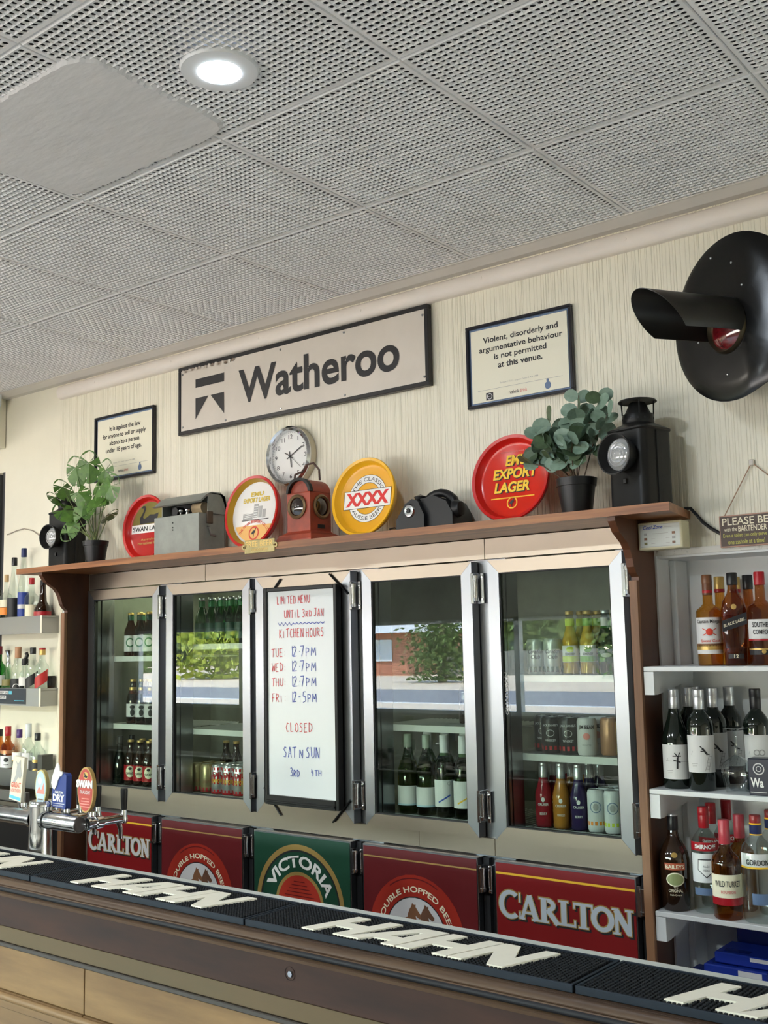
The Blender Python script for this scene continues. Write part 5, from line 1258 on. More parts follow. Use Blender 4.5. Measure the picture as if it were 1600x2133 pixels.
shape(pl, [rect(-4.86, 1.398, -4.765, 1.414), rect(-4.86, 1.376, -4.785, 1.392)], LGREY, 'sticker_pill', st); shape(pl, [rect(-4.762, 1.398, -4.735, 1.414), rect(-4.715, 1.366, -4.632, 1.370)], CYAN, 'sticker_accent', st, .0008)
text(pl, 'KEEP IN', -4.856, -4.772, 1.401, 1.411, m_ink, st, d=.001); text(pl, 'FILTER', -4.852, -4.79, 1.379, 1.389, m_ink, st, d=.001)
LY = 3.068
def lb(x, i, label, prof, m, face=45, **k): return bot('spirit_bottle', label, 'bottle', x, LY, lz[i]+.0005, prof, m, face, **k)
t = lb(-4.945, 0, 'black bottle cut off at the far left of the top steel ledge', sp(.150, .034, .6), m_darkglass); cap(t, .0145, .125, .153, BRF)
t = lb(-4.875, 0, 'short clear cork stoppered bottle with cream and orange label, second on the top ledge', sp(.215, .030, .55, .010), m_clear); cap(t, .011, .190, .226, flat('cork', (.55, .38, .2), .7), 'cork'); lab(t, .030, .062, .100, CREAM, 150); lab(t, .0302, .024, .060, ORANGE, 150, 'lower_label')
t = lb(-4.808, 0, 'tall slim clear bottle with black cap and black label on the top ledge', [(0, 0), (.028, 0), (.031, .004), (.031, .105), (.026, .14), (.017, .20), (.0125, .25), (.0125, .305), (0, .305)], m_clear); cap(t, .0140, .268, .308, BRF); lab(t, .031, .006, .105, m_ink, 200)
t = lb(-4.727, 0, 'tallest slim clear bottle with blue cap and blue labels on the top ledge', [(0, 0), (.024, 0), (.026, .004), (.026, .15), (.020, .19), (.0135, .24), (.0120, .28), (.0120, .345), (0, .345)], m_clear); cap(t, .0135, .305, .349, NAVY); lab(t, .026, .070, .130, flat('royal_blue', (.02, .05, .28)), 190); lab(t, .026, .050, .070, LGREY, 190, 'silver_band'); lab(t, .026, .004, .050, flat('royal_blue', (.02, .05, .28)), 190, 'lower_label')
t = lb(-4.655, 0, 'clear round shouldered bottle with red cap and cream label on the top ledge', sp(.195, .034, .52, .012, .12), m_clear); cap(t, .0132, .166, .198, BR); lab(t, .034, .006, .066, CREAM, 100)
t = lb(-4.560, 0, 'black long necked bottle with broad base and red band beside the left bracket', [(0, 0), (.036, 0), (.042, .006), (.042, .040), (.030, .060), (.019, .078), (.0150, .12), (.0125, .18), (0, .18)], m_brownglass); cap(t, .0135, .128, .182, BRF); cap(t, .0140, .120, .142, BR, 'red_band'); lab(t, .042, .006, .030, BR, 160)
t = lb(-4.925, 1, 'green glass bottle with dark red cap at the far left of the middle ledge', sp(.210, .034, .50, .013, .14), m_greenglass); cap(t, .0150, .172, .214, flat('maroon_cap', (.14, .008, .02), .3)); lab(t, .034, .02, .07, m_label, 140)
t = lb(-4.840, 1, 'small clear bottle topped by a steel double jigger on the middle ledge', sp(.125, .032, .55, .012, .16), m_clear)
MB().lathe([(.018, .192), (.017, .190), (.006, .158), (.012, .124), (.013, .123), (.007, .158), (.0185, .192)], (0, 0, 0), 20).obj('jigger', m_chrome, t, smooth=True, local=True); lab(t, .032, .02, .05, OLIVE, 120)
t = lb(-4.760, 1, 'clear bottle with brown and tan cap and black round label, middle ledge', sp(.205, .028, .52, .015, .14), m_clear); cap(t, .0160, .152, .208, flat('tan_cap', (.42, .22, .12), .4)); lab(t, .034, .0, .055, m_ink, 150); lshape(t, .0346, band(0, .012, .014, .018, 0, 180, 14), LGREY)
t = lb(-4.699, 1, 'short clear bottle with a bent black pourer on the middle ledge', sp(.150, .025, .50, .013, .16), m_clear); cap(t, .016, .118, .150, m_plastic, 'pourer'); MB().tube([(0, 0, .145), (.01, 0, .165), (.004, 0, .180)], .009, 8).obj('pourer_spout', m_plastic, t, smooth=True, local=True); lab(t, .028, .02, .06, m_label)
t = lb(-4.634, 1, 'clear square bottle with black cap and slanted black label, middle ledge', sp(.200, .031, .58, .013, .12), m_clear, sq=.5); cap(t, .0145, .172, .204, BRF); lab(t, .0375, .020, .072, m_ink, 100, skew=.040)
t = lb(-4.556, 1, 'clear square bottle with gold and red cap and slanted red label, middle ledge', sp(.198, .030, .55, .013, .14), m_clear, sq=.5); cap(t, .0150, .166, .196, GOLD); cap(t, .0153, .192, .200, BR, 'cap_top'); lab(t, .0365, .022, .078, flat('label_red', (.42, .02, .02)), 110, skew=.045)
t = bot('tumbler', 'small dark glass of orange drink at the right end of the middle ledge', 'glass', -4.523, 3.096, lz[1]+.0005, [(0, 0), (.016, 0), (.020, .066), (.019, .066), (.0155, .004), (0, .004)], thin_glass('smoked_glass', (.35, .33, .32)), 0); liquid(t, [(0, .0045), (.0150, .0045), (.0160, .018), (0, .018)], ORANGE)
t = lb(-4.905, 2, 'dark amber bottle with black and gold cap at the far left of the bottom ledge', sp(.185, .034, .55, .013, .14), m_amber); cap(t, .0150, .150, .188, BRF); cap(t, .0152, .148, .156, GOLD, 'gold_band'); lab(t, .034, .02, .08, m_ink)
t = lb(-4.832, 2, 'amber bottle with red cap and white crest label on the bottom ledge', sp(.200, .034, .52, .013, .12), m_amber); cap(t, .0150, .158, .204, BR); lab(t, .034, .075, .090, flat('copper_band', (.45, .2, .1), .35, .5), 160, 'copper_band'); lab(t, .034, .006, .065, m_label, 150); lshape(t, .0346, [disc(0, .045, .012, .010), seg(-.012, .022, .012, .022, .004)], m_ink)
t = lb(-4.735, 2, 'clear round bottle with purple cap on the bottom ledge', sp(.188, .034, .50, .012, .16), m_clear); cap(t, .0140, .152, .192, flat('purple_cap', (.06, .02, .14), .3)); lab(t, .034, .045, .085, m_label, 120); lab(t, .0342, .043, .049, GOLD, 120, 'gold_band')
t = lb(-4.660, 2, 'clear bottle with a tall white cap on the bottom ledge', sp(.215, .030, .52, .014, .14), m_clear); cap(t, .0150, .158, .222, flat('white_cap', (.62, .66, .68), .3)); lab(t, .030, .01, .085, m_label, 110)
t = lb(-4.582, 2, 'clear round bottle with black cap and black gold label on the bottom ledge', sp(.175, .040, .48, .013, .18), m_clear); cap(t, .0150, .145, .180, BRF); lab(t, .040, .0, .055, m_ink, 150); lshape(t, .0406, [disc(0, .052, .016, .008), disc(0, .01, .014, .008)], GOLD)
t = thing('dark_box', 'small dark grey box at the right end of the bottom steel ledge', 'box', (-4.52, 3.07, lz[2]))
MB().bbox(-4.540, -4.503, 3.04, 3.10, lz[2]+.0005, lz[2]+.082, .001).obj('box_body', flat('charcoal_card', (.05, .05, .045), .5), t)
# low dark bench behind the taps, under the ledges
bn = thing('back_bench', 'dark back bench under the steel ledges behind the beer taps', 'bench', (-5.0, 3.0, 0))
MB().bbox(-6.4, -4.33, 2.90, 3.117, .10, .900, .003).obj('cabinet', flat('bench_dark', (.022, .020, .020), .4), bn); MB().bbox(-6.4, -4.33, 2.88, 3.117, .901, .925, .003).obj('bench_top', m_steel, bn)
MB().bbox(-6.4, -4.36, 2.86, 2.885, .930, .975, .003).obj('bench_rail', flat('bench_rail', (.10, .09, .08), .4), bn)

# ---- inside the cool room: proto bottles copied in rows
def proto_done(t): return t
def place(t, spots, label_fn, group):
    for i, (x, y, z) in enumerate(spots):
        o = t if i == 0 else copy_tree(t)
        o.location = (x, y, z); o['label'] = label_fn(i); o['group'] = group
ORD = ['first', 'second', 'third', 'fourth', 'fifth', 'sixth', 'seventh', 'eighth', 'ninth', 'tenth', 'eleventh', 'twelfth']
def beer(m, face=40, capm=GOLD, prof=BEER, nm='beer_bottle'):
    t = bot(nm, 'x', 'bottle', 0, 0, 0, prof, m, face); h = prof[-1][1]
    cap(t, .0145, h-.008, h+.003, capm, 'crown_cap', 14); return t
def front_back(xs, z, y0=3.262, n_back=2, dy=.068):
    S = [(x, y0, z) for x in xs]
    for r_ in range(n_back): S += [(x+.004*r_, y0+dy*(r_+1), z) for x in xs]
    return S
def rowlab(desc, n, where):
    def f_(i):
        row = ('front', 'second', 'third', 'rear')[i//n]
        return f'{desc}, {ORD[i % n]} from left, {row} row, {where}'
    return f_
S1 = .0
t = beer(m_amberglass, 45); lab(t, .0305, .020, .095, m_label, 150); lshape(t, .0311, [disc(0, .062, .020, .022)], flat('label_green', (.03, .16, .07)), 'green_emblem'); lshape(t, .0311, [disc(0, .062, .014, .015)], WHITE, 'white_centre', .0016); lab(t, .0138, .165, .188, GREEN, 200, 'neck_label')
place(t, front_back([-4.135, -4.068, -4.000], 1.5725, n_back=1), rowlab('green label brown beer', 3, 'top shelf, first door'), 'brown beers on the top shelf, first door')
t = beer(m_amberglass, 45); lab(t, .0305, .030, .090, LGREY, 150); lshape(t, .0311, [disc(0, .05, .010, .016), disc(0, .075, .012, .008)], m_ink, 'horse_emblem'); lab(t, .0165, .135, .165, GOLD, 200, 'neck_label')
place(t, front_back([-4.115, -4.050, -3.985], 1.2625, n_back=1), rowlab('silver label brown beer', 3, 'middle shelf, first door'), 'silver label beers on the middle shelf, first door')
t = beer(m_brownglass, 45); lab(t, .0305, .020, .090, BR, 170); lshape(t, .0311, [disc(0, .060, .020, .026)], CREAM, 'cream_oval'); ltext(t, .0316, 'SWAN', .034, .046, .058, m_ink, bold=.02, d=.0018); lshape(t, .0311, [disc(0, .073, .008, .006)], m_ink, 'swan_emblem', .0018)
place(t, front_back([-4.128, -4.062, -3.996, -3.93], .9840, n_back=1), rowlab('red label dark beer', 4, 'bottom of first door'), 'red label beers at the bottom, first door')
t = bot('dark_wine_bottle', 'x', 'bottle', 0, 0, 0, [(0, 0), (.028, 0), (.030, .004), (.030, .09), (.024, .12), (.014, .16), (.0125, .215), (0, .215)], m_darkglass, 40); cap(t, .0138, .18, .217, BRF)
place(t, [(-4.200, 3.255, .9840), (-4.200, 3.325, .9840)], lambda i: ('plain black bottle leftmost at the bottom of the first cooler door', 'plain black bottle just behind the leftmost one, bottom of the first cooler door')[i], 'plain black bottles, first door')
t = beer(m_greenglass, 40, SILVER); lab(t, .0305, .02, .09, GREEN, 150); lab(t, .0138, .160, .188, flat('neck_green', (.02, .2, .05)), 200, 'neck_label')
place(t, [(-3.640+.063*i, 3.262, 1.6205) for i in range(8)]+[(-3.61+.063*i, 3.33, 1.6205) for i in range(7)], lambda i: f'green beer bottle, {ORD[i if i < 8 else i-8]} from left, {"front" if i < 8 else "second"} row, top of second door', 'green beers on the top shelf, second door')
t = beer(m_brownglass, 40); lab(t, .0305, .02, .09, DRED, 150)
place(t, [(-3.665, 3.43, .9840), (-3.60, 3.43, .9840), (-3.535, 3.47, .9840)], lambda i: f'dark brown beer bottle behind the cans in the second cooler door, {ORD[i]} from left', 'brown beers behind the cans')
def can(m, face=40, prof=CAN, top=SILVER):
    t = bot('drink_can', 'x', 'can', 0, 0, 0, prof, m, face)
    r_ = prof[4][0]; h = prof[-1][1]
    MB().lathe([(0, h+.0004), (prof[6][0]-.001, h+.0004)], (0, 0, 0), 20).obj('can_lid', top, t, local=True)
    MB().bbox(-.008, .008, -.012, .004, h+.001, h+.003, .0008).obj('ring_pull', top, t, local=True)
    return t
t = can(flat('can_cream', (.42, .34, .18), .25, .5)); lab(t, .0326, .004, .022, BR, 358, 'red_base'); ltext(t, .033, 'GREAT', .045, .040, .054, BROWN, bold=.01)
place(t, front_back([-3.670, -3.602], .9840, n_back=1), rowlab('pale gold can', 2, 'bottom of second door'), 'pale gold cans, second door')
t = can(SILVER); lab(t, .0326, .040, .078, flat('can_red', (.45, .015, .02), .3), 358, 'red_band'); ltext(t, .033, 'EMU', .048, .070, .092, WHITE if False else BR, bold=.03); ltext(t, .033, 'EXPORT', .052, .046, .062, YEL, bold=.02, d=.0016); lab(t, .0326, .0, .018, MATS['can_red'], 358, 'red_base'); lab(t, .0326, .098, .110, MATS['can_red'], 358, 'red_top')
place(t, front_back([-3.532, -3.465, -3.398], .9840, n_back=2), rowlab('red and silver can', 3, 'bottom of second door'), 'red and silver cans, second door')
t = can(flat('can_yellow', (.75, .48, .03), .3))
place(t, front_back([-3.331, -3.264], .9840, n_back=1), rowlab('yellow beer can', 2, 'bottom of second door'), 'yellow cans, second door')
# fourth door wines
def pale_wine(style):
    t = bot('white_wine_bottle', 'x', 'bottle', 0, 0, 0, BURG if style == 0 else [(0, 0), (.034, 0), (.037, .004), (.037, .17), (.033, .19), (.022, .21), (.0150, .225), (.0145, .285), (0, .285)], m_wineglass, 32)
    R_ = .040 if style == 0 else .037
    if style == 0:
        cap(t, .0152, .235, .284, flat('pale_green_cap', (.35, .42, .36), .3), 'screw_cap'); lab(t, R_, .030, .100, m_label, 150); lab(t, R_+.0003, .030, .036, LBLUE, 150, 'blue_edge')
    else:
        cap(t, .0156, .212, .286, flat('white_capsule', (.68, .70, .72), .35), 'capsule'); lab(t, R_, .036, .130, m_label, 150); lshape(t, R_+.0006, [seg(-.022, .052, .022, .078, .005)], BLUE if style == 1 else YEL, 'ribbon_print'); lshape(t, R_+.0006, band(.018, .118, .005, .0065, n=12), GREY)
    liquid(t, [(0, .004), (R_-.003, .006), (R_-.003, .16), (R_-.012, .19), (0, .20)], thin_glass('white_wine', (.75, .78, .45), .5)); return t
place(pale_wine(0), [(-2.500, 3.255, .984), (-2.415, 3.255, .984)], lambda i: ('round shouldered white wine leftmost at the bottom of the fourth door', 'second round shouldered white wine at the bottom of the fourth door')[i], 'round shouldered white wines')
place(pale_wine(1), [(-2.335, 3.255, .984), (-2.39, 3.338, .984), (-2.305, 3.338, .984)], lambda i: ('blue ribbon label white wine third at the bottom of the fourth door', 'white wine with white capsule behind and left of the blue ribbon bottle', 'white wine with white capsule behind and right of the blue ribbon bottle')[i], 'blue ribbon white wines')
place(pale_wine(2), [(-2.252, 3.255, .984), (-2.175, 3.255, .984), (-2.22, 3.338, .984), (-2.14, 3.338, .984), (-2.47, 3.338, .984), (-2.26, 3.42, .984), (-2.18, 3.42, .984)], lambda i: f'yellow ribbon label white wine at the bottom of the fourth door, {ORD[i]} placed' if False else ('yellow ribbon white wine fourth at the bottom of the fourth door', 'yellow ribbon white wine at the right edge of the fourth door', 'white capped wine in the second row behind the fourth door yellow ribbon bottle', 'white capped wine in the second row at the right edge of the fourth door', 'white capped wine in the second row behind the two round shouldered bottles', 'white capped wine left in the rear row of the fourth door', 'white capped wine right in the rear row of the fourth door')[i], 'yellow ribbon white wines')
t = beer(m_brownglass, 30)
place(t, [(-2.15+.062*i, 3.27, 1.307) for i in range(2)]+[(-2.30+.062*i, 3.36, 1.307) for i in range(3)], lambda i: f'small dark bottle on the fourth door shelf, {("left of front pair", "right of front pair", "left of rear three", "middle of rear three", "right of rear three")[i]}', 'small dark bottles, fourth door')
# fifth door
t = can(flat('can_silver_white', (.55, .56, .57), .3, .4), 24); ltext(t, .033, 'Canadian', .050, .070, .084, m_ink, bold=.01, shear=.2); ltext(t, .033, 'Club', .032, .052, .066, m_ink, bold=.01, shear=.2); lab(t, .0326, .010, .026, GREEN, 358, 'green_band'); lab(t, .0327, .008, .012, m_ink, 358, 'thin_band')
place(t, front_back([-1.935, -1.868], 1.4895, y0=3.255, n_back=1), rowlab('silver white can', 2, 'top shelf, rightmost door'), 'silver whisky cans, fifth door')
m_cider = thin_glass('pale_cider_glass', (.85, .78, .38), 1.2)
CID = [(0, 0), (.027, 0), (.029, .003), (.029, .100), (.027, .115), (.018, .145), (.0140, .165), (.0125, .195), (.0135, .198), (.0135, .207), (0, .207)]
def cider(cm, cn):
    t = beer(m_cider, 24, GOLD, CID, 'cider_bottle'); lab(t, .029, .040, .095, m_label, 130); lshape(t, .0296, [disc(0, .082, .012, .010)], cm, 'apple_emblem'); lab(t, .0292, .042, .060, cm, 130, 'colour_band'); ltext(t, .0297, 'SOMERSBY', .034, .063, .071, m_ink, bold=.02); lab(t, .0150, .160, .185, cm, 250, 'neck_label')
    liquid(t, [(0, .003), (.0265, .004), (.0265, .112), (.016, .145), (.0115, .170), (0, .170)], flat('cider_liquid', (.62, .42, .10), .1)); return t
place(cider(LIME, 'yellow'), [(-1.800, 3.255, 1.4895), (-1.793, 3.320, 1.4895), (-1.787, 3.385, 1.4895)], lambda i: f'yellow label cider bottle, {("front", "second", "third")[i]} in its file, top shelf, rightmost door', 'yellow label ciders')
place(cider(flat('apple_green', (.18, .38, .06)), 'green'), [(-1.734, 3.255, 1.4895), (-1.728, 3.320, 1.4895), (-1.722, 3.385, 1.4895)], lambda i: f'green label cider bottle, {("front", "second", "third")[i]} in its file, top shelf, rightmost door', 'green label ciders')
t = beer(m_greenglass, 24, SILVER, CID); lab(t, .029, .040, .085, GREEN, 140); lshape(t, .0296, [disc(0, .062, .018, .007)], LGREY); lab(t, .0150, .150, .185, LGREY, 200, 'neck_label')
place(t, front_back([-1.668, -1.606], 1.4895, y0=3.255, n_back=2), rowlab('dark green lager', 2, 'top shelf, rightmost door'), 'dark green lagers, fifth door')
t = can(flat('can_black', (.014, .014, .015), .3), 24); ltext(t, .033, "JACK DANIEL'S", .054, .088, .098, LGREY, bold=.02); ltext(t, .033, 'WHISKEY', .036, .040, .048, LGREY, bold=.02); lshape(t, .0331, band(0, .068, .012, .014, n=18, sq=.8), LGREY, 'oval_print'); lab(t, .0326, .012, .026, BR, 358, 'red_band')
place(t, front_back([-1.887, -1.820], 1.2265, y0=3.255, n_back=1)+[(-1.955, 3.32, 1.2265)], lambda i: ('black can with red band, left of two in front, middle shelf, rightmost door', 'black whisky can with band, right of two in front on the middle shelf, rightmost door', 'black can right behind the left front black can', 'black can right behind the right front black can', 'black can deeper at the far left of the middle shelf, rightmost door')[i], 'black whisky cans')
t = can(flat('can_white', (.60, .60, .60), .3), 24); ltext(t, .033, 'JIM BEAM', .052, .082, .098, m_ink, bold=.03); lshape(t, .0331, [disc(0, .062, .011)], PINK, 'red_seal'); ltext(t, .033, 'WHITE', .03, .030, .036, GREY, bold=0)
place(t, [(-1.752, 3.255, 1.2265), (-1.748, 3.325, 1.2265)], lambda i: ('white bourbon can with red seal on the middle shelf of the rightmost door', 'white bourbon can hidden right behind the front white one')[i], 'white bourbon cans')
t = can(flat('can_copper', (.42, .22, .12), .3, .4), 24)
place(t, [(-1.686, 3.29, 1.2265)], lambda i: 'copper coloured can between the white can and the gold can, rightmost door', 'copper can')
t = can(flat('can_gold', (.55, .36, .06), .3, .5), 24); lab(t, .0326, .05, .075, BROWN, 120, 'label_band')
place(t, front_back([-1.612], 1.2265, y0=3.255, n_back=1), lambda i: ('gold can at the right of the middle shelf, rightmost cooler door', 'second gold can right behind the front gold can')[i], 'gold cans')
for x, cm, nm, cn in ((-1.925, flat('red_cruiser', (.28, .02, .03), .12), 'RED', 'red'), (-1.858, flat('amber_cruiser', (.40, .17, .03), .12), 'AMBER', 'amber'), (-1.792, flat('indigo_cruiser', (.03, .02, .07), .12), 'BLUE', 'dark blue')):
    t = beer(cm, 24, SILVER, CID, 'premix_bottle'); cap(t, .0150, .150, .200, SILVER, 'foil_neck', 14)
    lshape(t, .0296, [disc(0, .090, .006, .008, 10)], WHITE); ltext(t, .0296, 'CRUISER', .036, .070, .078, WHITE, bold=.01); ltext(t, .0296, 'BERRY' if cn != 'amber' else 'MANGO', .024, .040, .048, WHITE, bold=.0)
    place(t, [(x, 3.255, .984), (x+.004, 3.322, .984), (x+.008, 3.39, .984)], lambda i, cn=cn: f'{cn} foil necked bottle, {("front", "second", "third")[i]} in its file, bottom of rightmost door', f'{cn} premix bottles')
for x, cm, cn in ((-1.728, ORANGE, 'orange'), (-1.668, LIME, 'lime')):
    t = can(flat('seltzer_white', (.62, .63, .64), .3), 24, SLIM); lshape(t, .0291, band(0, .080, .016, .0185, n=20), STEELB, 'round_print'); lshape(t, .0291, [disc(0, .080, .009, .012, 10)], GREY, 'wave_print'); lab(t, .0286, .022, .034, cm, 358, 'colour_band')
    place(t, [(x, 3.252, .984), (x+.004, 3.315, .984), (x+.008, 3.38, .984)], lambda i, cn=cn: f'slim can with {cn} band, {("front", "second", "third")[i]} in its file, bottom of rightmost door', f'{cn} seltzer cans')
t = can(flat('can_silver_gold', (.50, .50, .50), .25, .7), 24, [(a*.92, b*.92) for a, b in CAN]); lab(t, .030, .055, .090, flat('gold_wrap', (.45, .28, .06), .3, .4), 358, 'gold_band'); ltext(t, .0305, "GORDON'S", .045, .064, .080, BROWN, bold=.03)
place(t, [(-1.606, 3.25, .984), (-1.602, 3.312, .984)], lambda i: ('short silver and gold can at the bottom of the rightmost door', 'short silver and gold can behind the front one')[i], 'silver and gold cans')
t = can(flat('seltzer_white', (.62, .63, .64), .3), 24, SLIM); lshape(t, .0291, band(0, .080, .016, .0185, n=20), STEELB, 'round_print'); lab(t, .0286, .010, .045, PURPLE, 358, 'purple_band')
place(t, [(-1.543, 3.252, .984), (-1.539, 3.318, .984)], lambda i: ('slim white can with purple base at the right edge of the rightmost door', 'slim can with purple base behind the front one')[i], 'purple cans')
t = beer(m_brownglass, 24, SILVER, CID); cap(t, .0150, .150, .200, SILVER, 'foil_neck', 14)
place(t, [(-1.725+.058*i, 3.46, .984) for i in range(4)], lambda i: f'foil necked dark bottle behind the seltzer cans, {ORD[i]} from left, bottom of the rightmost door', 'foil necked bottles behind the cans')

# ================================================================== BAR COUNTER
bc = thing('bar_counter', 'long timber bar counter with dark fascia and honey coloured front panels', 'counter', (-2.0, 1.8, 0))
XA, XB = -7.0, 1.2
MB().box(XA, XB, 1.745, 1.99, .945, .984).obj('counter_top', m_ledge, bc)
MB().bbox(XA, XB, 1.9415, 1.992, .984, .991, .001).obj('laminate_strip', mat('pale_laminate', (.55, .57, .54), .35, noise=.08, nscale=(10, 30, 10), rvar=.1), bc)
P = [(1.745, .9835), (1.737, .9835), (1.730, .979), (1.727, .973), (1.724, .972)]
for k in range(9): a = radians(70+160*k/8); P.append((1.727+.008*cos(a), .963+.008*sin(a)))
P += [(1.722, .955), (1.745, .955)]
MB().prism(P, 'x', XA, XB).obj('nosing', [m_ledge], bc, smooth=True, auto=40)
MB().tube([(XA, 1.7235, .9625), (XB, 1.7235, .9625)], .0065, 10).obj('bead', mat('dark_bead', (.010, .010, .013), .55, spec=.25), bc, smooth=True)
MB().bbox(XA, XB, 1.716, 1.745, .868, .955, .003).obj('fascia', m_fascia, bc)
MB().prism([(1.712, .953), (1.722, .956), (1.722, .948), (1.714, .946)], 'x', XA, XB).obj('fascia_bead', m_ledge, bc)
MB().bbox(XA, XB, 1.722, 1.745, .826, .8675, .002).obj('moulding', m_strip, bc)
MB().bbox(XA, XB, 1.718, 1.745, .814, .8255, .002).obj('batten', mat('dark_batten', (.03, .022, .016), .5), bc)
edges = [-6.9, -6.02, -5.14, -4.26, -3.38, -2.505, -2.495+.0, -1.62, -.74, .14, 1.0]
xs_ = [-6.02, -5.14, -4.27, -3.34, -2.365, -1.40, -.43, .54]
for a, b in zip(xs_, xs_[1:]):
    MB().bbox(a+.0015, b-.0015, 1.730, 1.744, .700, .8135, .0015).obj('front_panel', m_panel, bc)
    MB().bbox(a+.0015, b-.0015, 1.724, 1.744, .655, .699, .002).obj('lower_rail', m_panel, bc)
    MB().bbox(a+.0015, b-.0015, 1.733, 1.744, .05, .654, .0015).obj('lower_panel', m_panel, bc)
MB().tube([(XA, 1.716, .690), (XB, 1.716, .690)], .010, 10).obj('panel_bead', m_panel, bc, smooth=True)
MB().box(XA, XB, 1.744, 1.97, .02, .945).obj('carcass', m_wood, bc)
MB().lathe([(.014, -.0012), (.012, .004), (.0, .004)], (-1.642, 1.716, .921), 24, 'y').obj('bolt_recess', m_dark_gap, bc)
MB().lathe([(0, -.004), (.0065, -.0035), (.0075, 0)], (-1.640, 1.7155, .9205), 6, 'y').obj('bolt', m_steel2, bc)
# bar mats
def bar_mat():
    t = thing('bar_mat', 'x', 'bar mat', (0, 0, 0)); w, dp = .822, .184
    MB().bbox(0, w, 0, dp, 0, .0095, .0015).obj('mat_base', m_rubber, t, local=True)
    MB().bbox(0, w, -.0012, .004, .0005, .0150, .001).bbox(0, w, dp-.004, dp, .0095, .0150, .001).bbox(0, .006, .004, dp-.004, .0095, .0150, .001).bbox(w-.006, w, .004, dp-.004, .0095, .0150, .001).obj('raised_edge', m_navy, t, local=True)
    mb = MB(); p = .0088; nx = int((w-.014)/p); ny = int((dp-.010)/p)
    for j in range(ny):
        for i in range(nx):
            x, y = .0075+p*(i+.5), .0055+p*(j+.5); a, b = .0030, .0022
            mb.add([(x-a, y-a, .0094), (x+a, y-a, .0094), (x+a, y+a, .0094), (x-a, y+a, .0094), (x-b, y-b, .0150), (x+b, y-b, .0150), (x+b, y+b, .0150), (x-b, y+b, .0150)],
                   [(0, 1, 5, 4), (1, 2, 6, 5), (2, 3, 7, 6), (3, 0, 4, 7), (4, 5, 6, 7)])
    mb.obj('rubber_studs', m_rubber, t, local=True, kind='stuff')
    # slanted block letters H A H N
    H = .136; y0 = .012; z0, z1 = .0095, .0178; sh = .34; sw = .035
    def S(x, y): return (x+y*sh, y0+y)
    def letter(polys):
        mb = MB()
        for q in polys: mb.prism([S(*p) for p in q], 'z', z0, z1)
        mb.obj('letter', m_letter, t, local=True)
    bx0 = .160; lw = .124; gap = .004
    x = bx0
    def Hh(x): return [[(x, 0), (x+sw, 0), (x+sw, .052), (x+lw-sw, .052), (x+lw-sw, 0), (x+lw, 0), (x+lw, H), (x+lw-sw, H), (x+lw-sw, .084), (x+sw, .084), (x+sw, H), (x, H)]]
    def Aa(x): return [[(x-.006, 0), (x+.030, 0), (x+.088, H), (x+.052, H)], [(x+lw-.034, 0), (x+lw, 0), (x+lw-.006, H), (x+.060, H), (x+.060, H-.032), (x+lw-.040, H-.032)], [(x+.030, .026), (x+lw-.030, .026), (x+lw-.030, .054), (x+.040, .054)]]
    def Nn(x): return [[(x, 0), (x+sw*.9, 0), (x+sw*.9, .075), (x+lw-sw, 0), (x+lw, 0), (x+lw, H), (x+lw-sw*.9, H), (x+lw-sw*.9, .062), (x+sw, H), (x, H)]]
    letter(Hh(x)); x += lw+gap; letter(Aa(x)); x += lw+gap; letter(Hh(x)); x += lw+gap; letter(Nn(x))
    return t
bm = bar_mat()
LBL = ['black rubber bar mat with cream letters at the far left, beside the beer tap tower', 'black rubber bar mat with cream letters below the first two low door signs', 'black rubber bar mat with cream letters below the rightmost low doors', 'black rubber bar mat with cream letters cut off at the bottom right corner']
for i, x in enumerate((-3.470, -2.643, -1.816, -.989)):
    o = bm if i == 0 else copy_tree(bm); o.location = (x, 1.7555, .9845); o['label'] = LBL[i]; o['group'] = 'rubber bar mats along the counter'

# ================================================================== BEER TAP TOWER
tp = thing('beer_tap_tower', 'chrome T-shaped beer tap tower at the left end of the bar', 'beer tap', (-3.03, 2.02, .93))
m_tap = mat('scuffed_chrome', (.60, .62, .64), .20, 1, noise=.3, nscale=(30, 30, 30), rvar=.08)
CXT, CYT = -3.030, 2.045
tb = thing('drip_bench', 'steel work bench top behind the bar carrying the beer tap tower', 'bench', (-3.6, 2.2, 0))
MB().bbox(-6.5, -2.90, 1.993, 2.26, .80, .830, .002).obj('bench_top', m_steel, tb); MB().bbox(-6.5, -2.92, 2.0, 2.24, 0, .799, .003).obj('bench_body', flat('bench_dark', (.022, .020, .020), .4), tb)
MB().lathe([(.046, .8305), (.046, .836), (.040, .845), (.0355, 1.02), (.034, 1.118), (.0365, 1.120), (.0365, 1.130), (.033, 1.136), (0, 1.136)], (CXT, CYT, 0), 32).obj('column', m_chrome, tp, smooth=True)
MB().lathe([(.024, -.75), (.0255, -.745), (.0255, -.04)], (CXT, CYT, 1.078), 28, 'x').lathe([(.0255, .030), (.0255, .198), (.024, .202), (.0, .202)], (CXT, CYT, 1.078), 28, 'x').lathe([(.030, -.045), (.030, -.028)], (CXT, CYT, 1.078), 28, 'x').lathe([(.030, .026), (.030, .038)], (CXT, CYT, 1.078), 28, 'x').obj('cross_tube', m_tap, tp, smooth=True)
MB().lathe([(0, .2035), (.0215, .2035), (.0225, .202)], (CXT, CYT, 1.078), 28, 'x').obj('end_cap', mat('dark_end_cap', (.10, .09, .09), .3, .8), tp, smooth=True)
taps = [-3.115-.01, -2.985+.02, -2.905, -2.800-.03]
taps = [-3.188, -3.054, -2.955, -2.822]
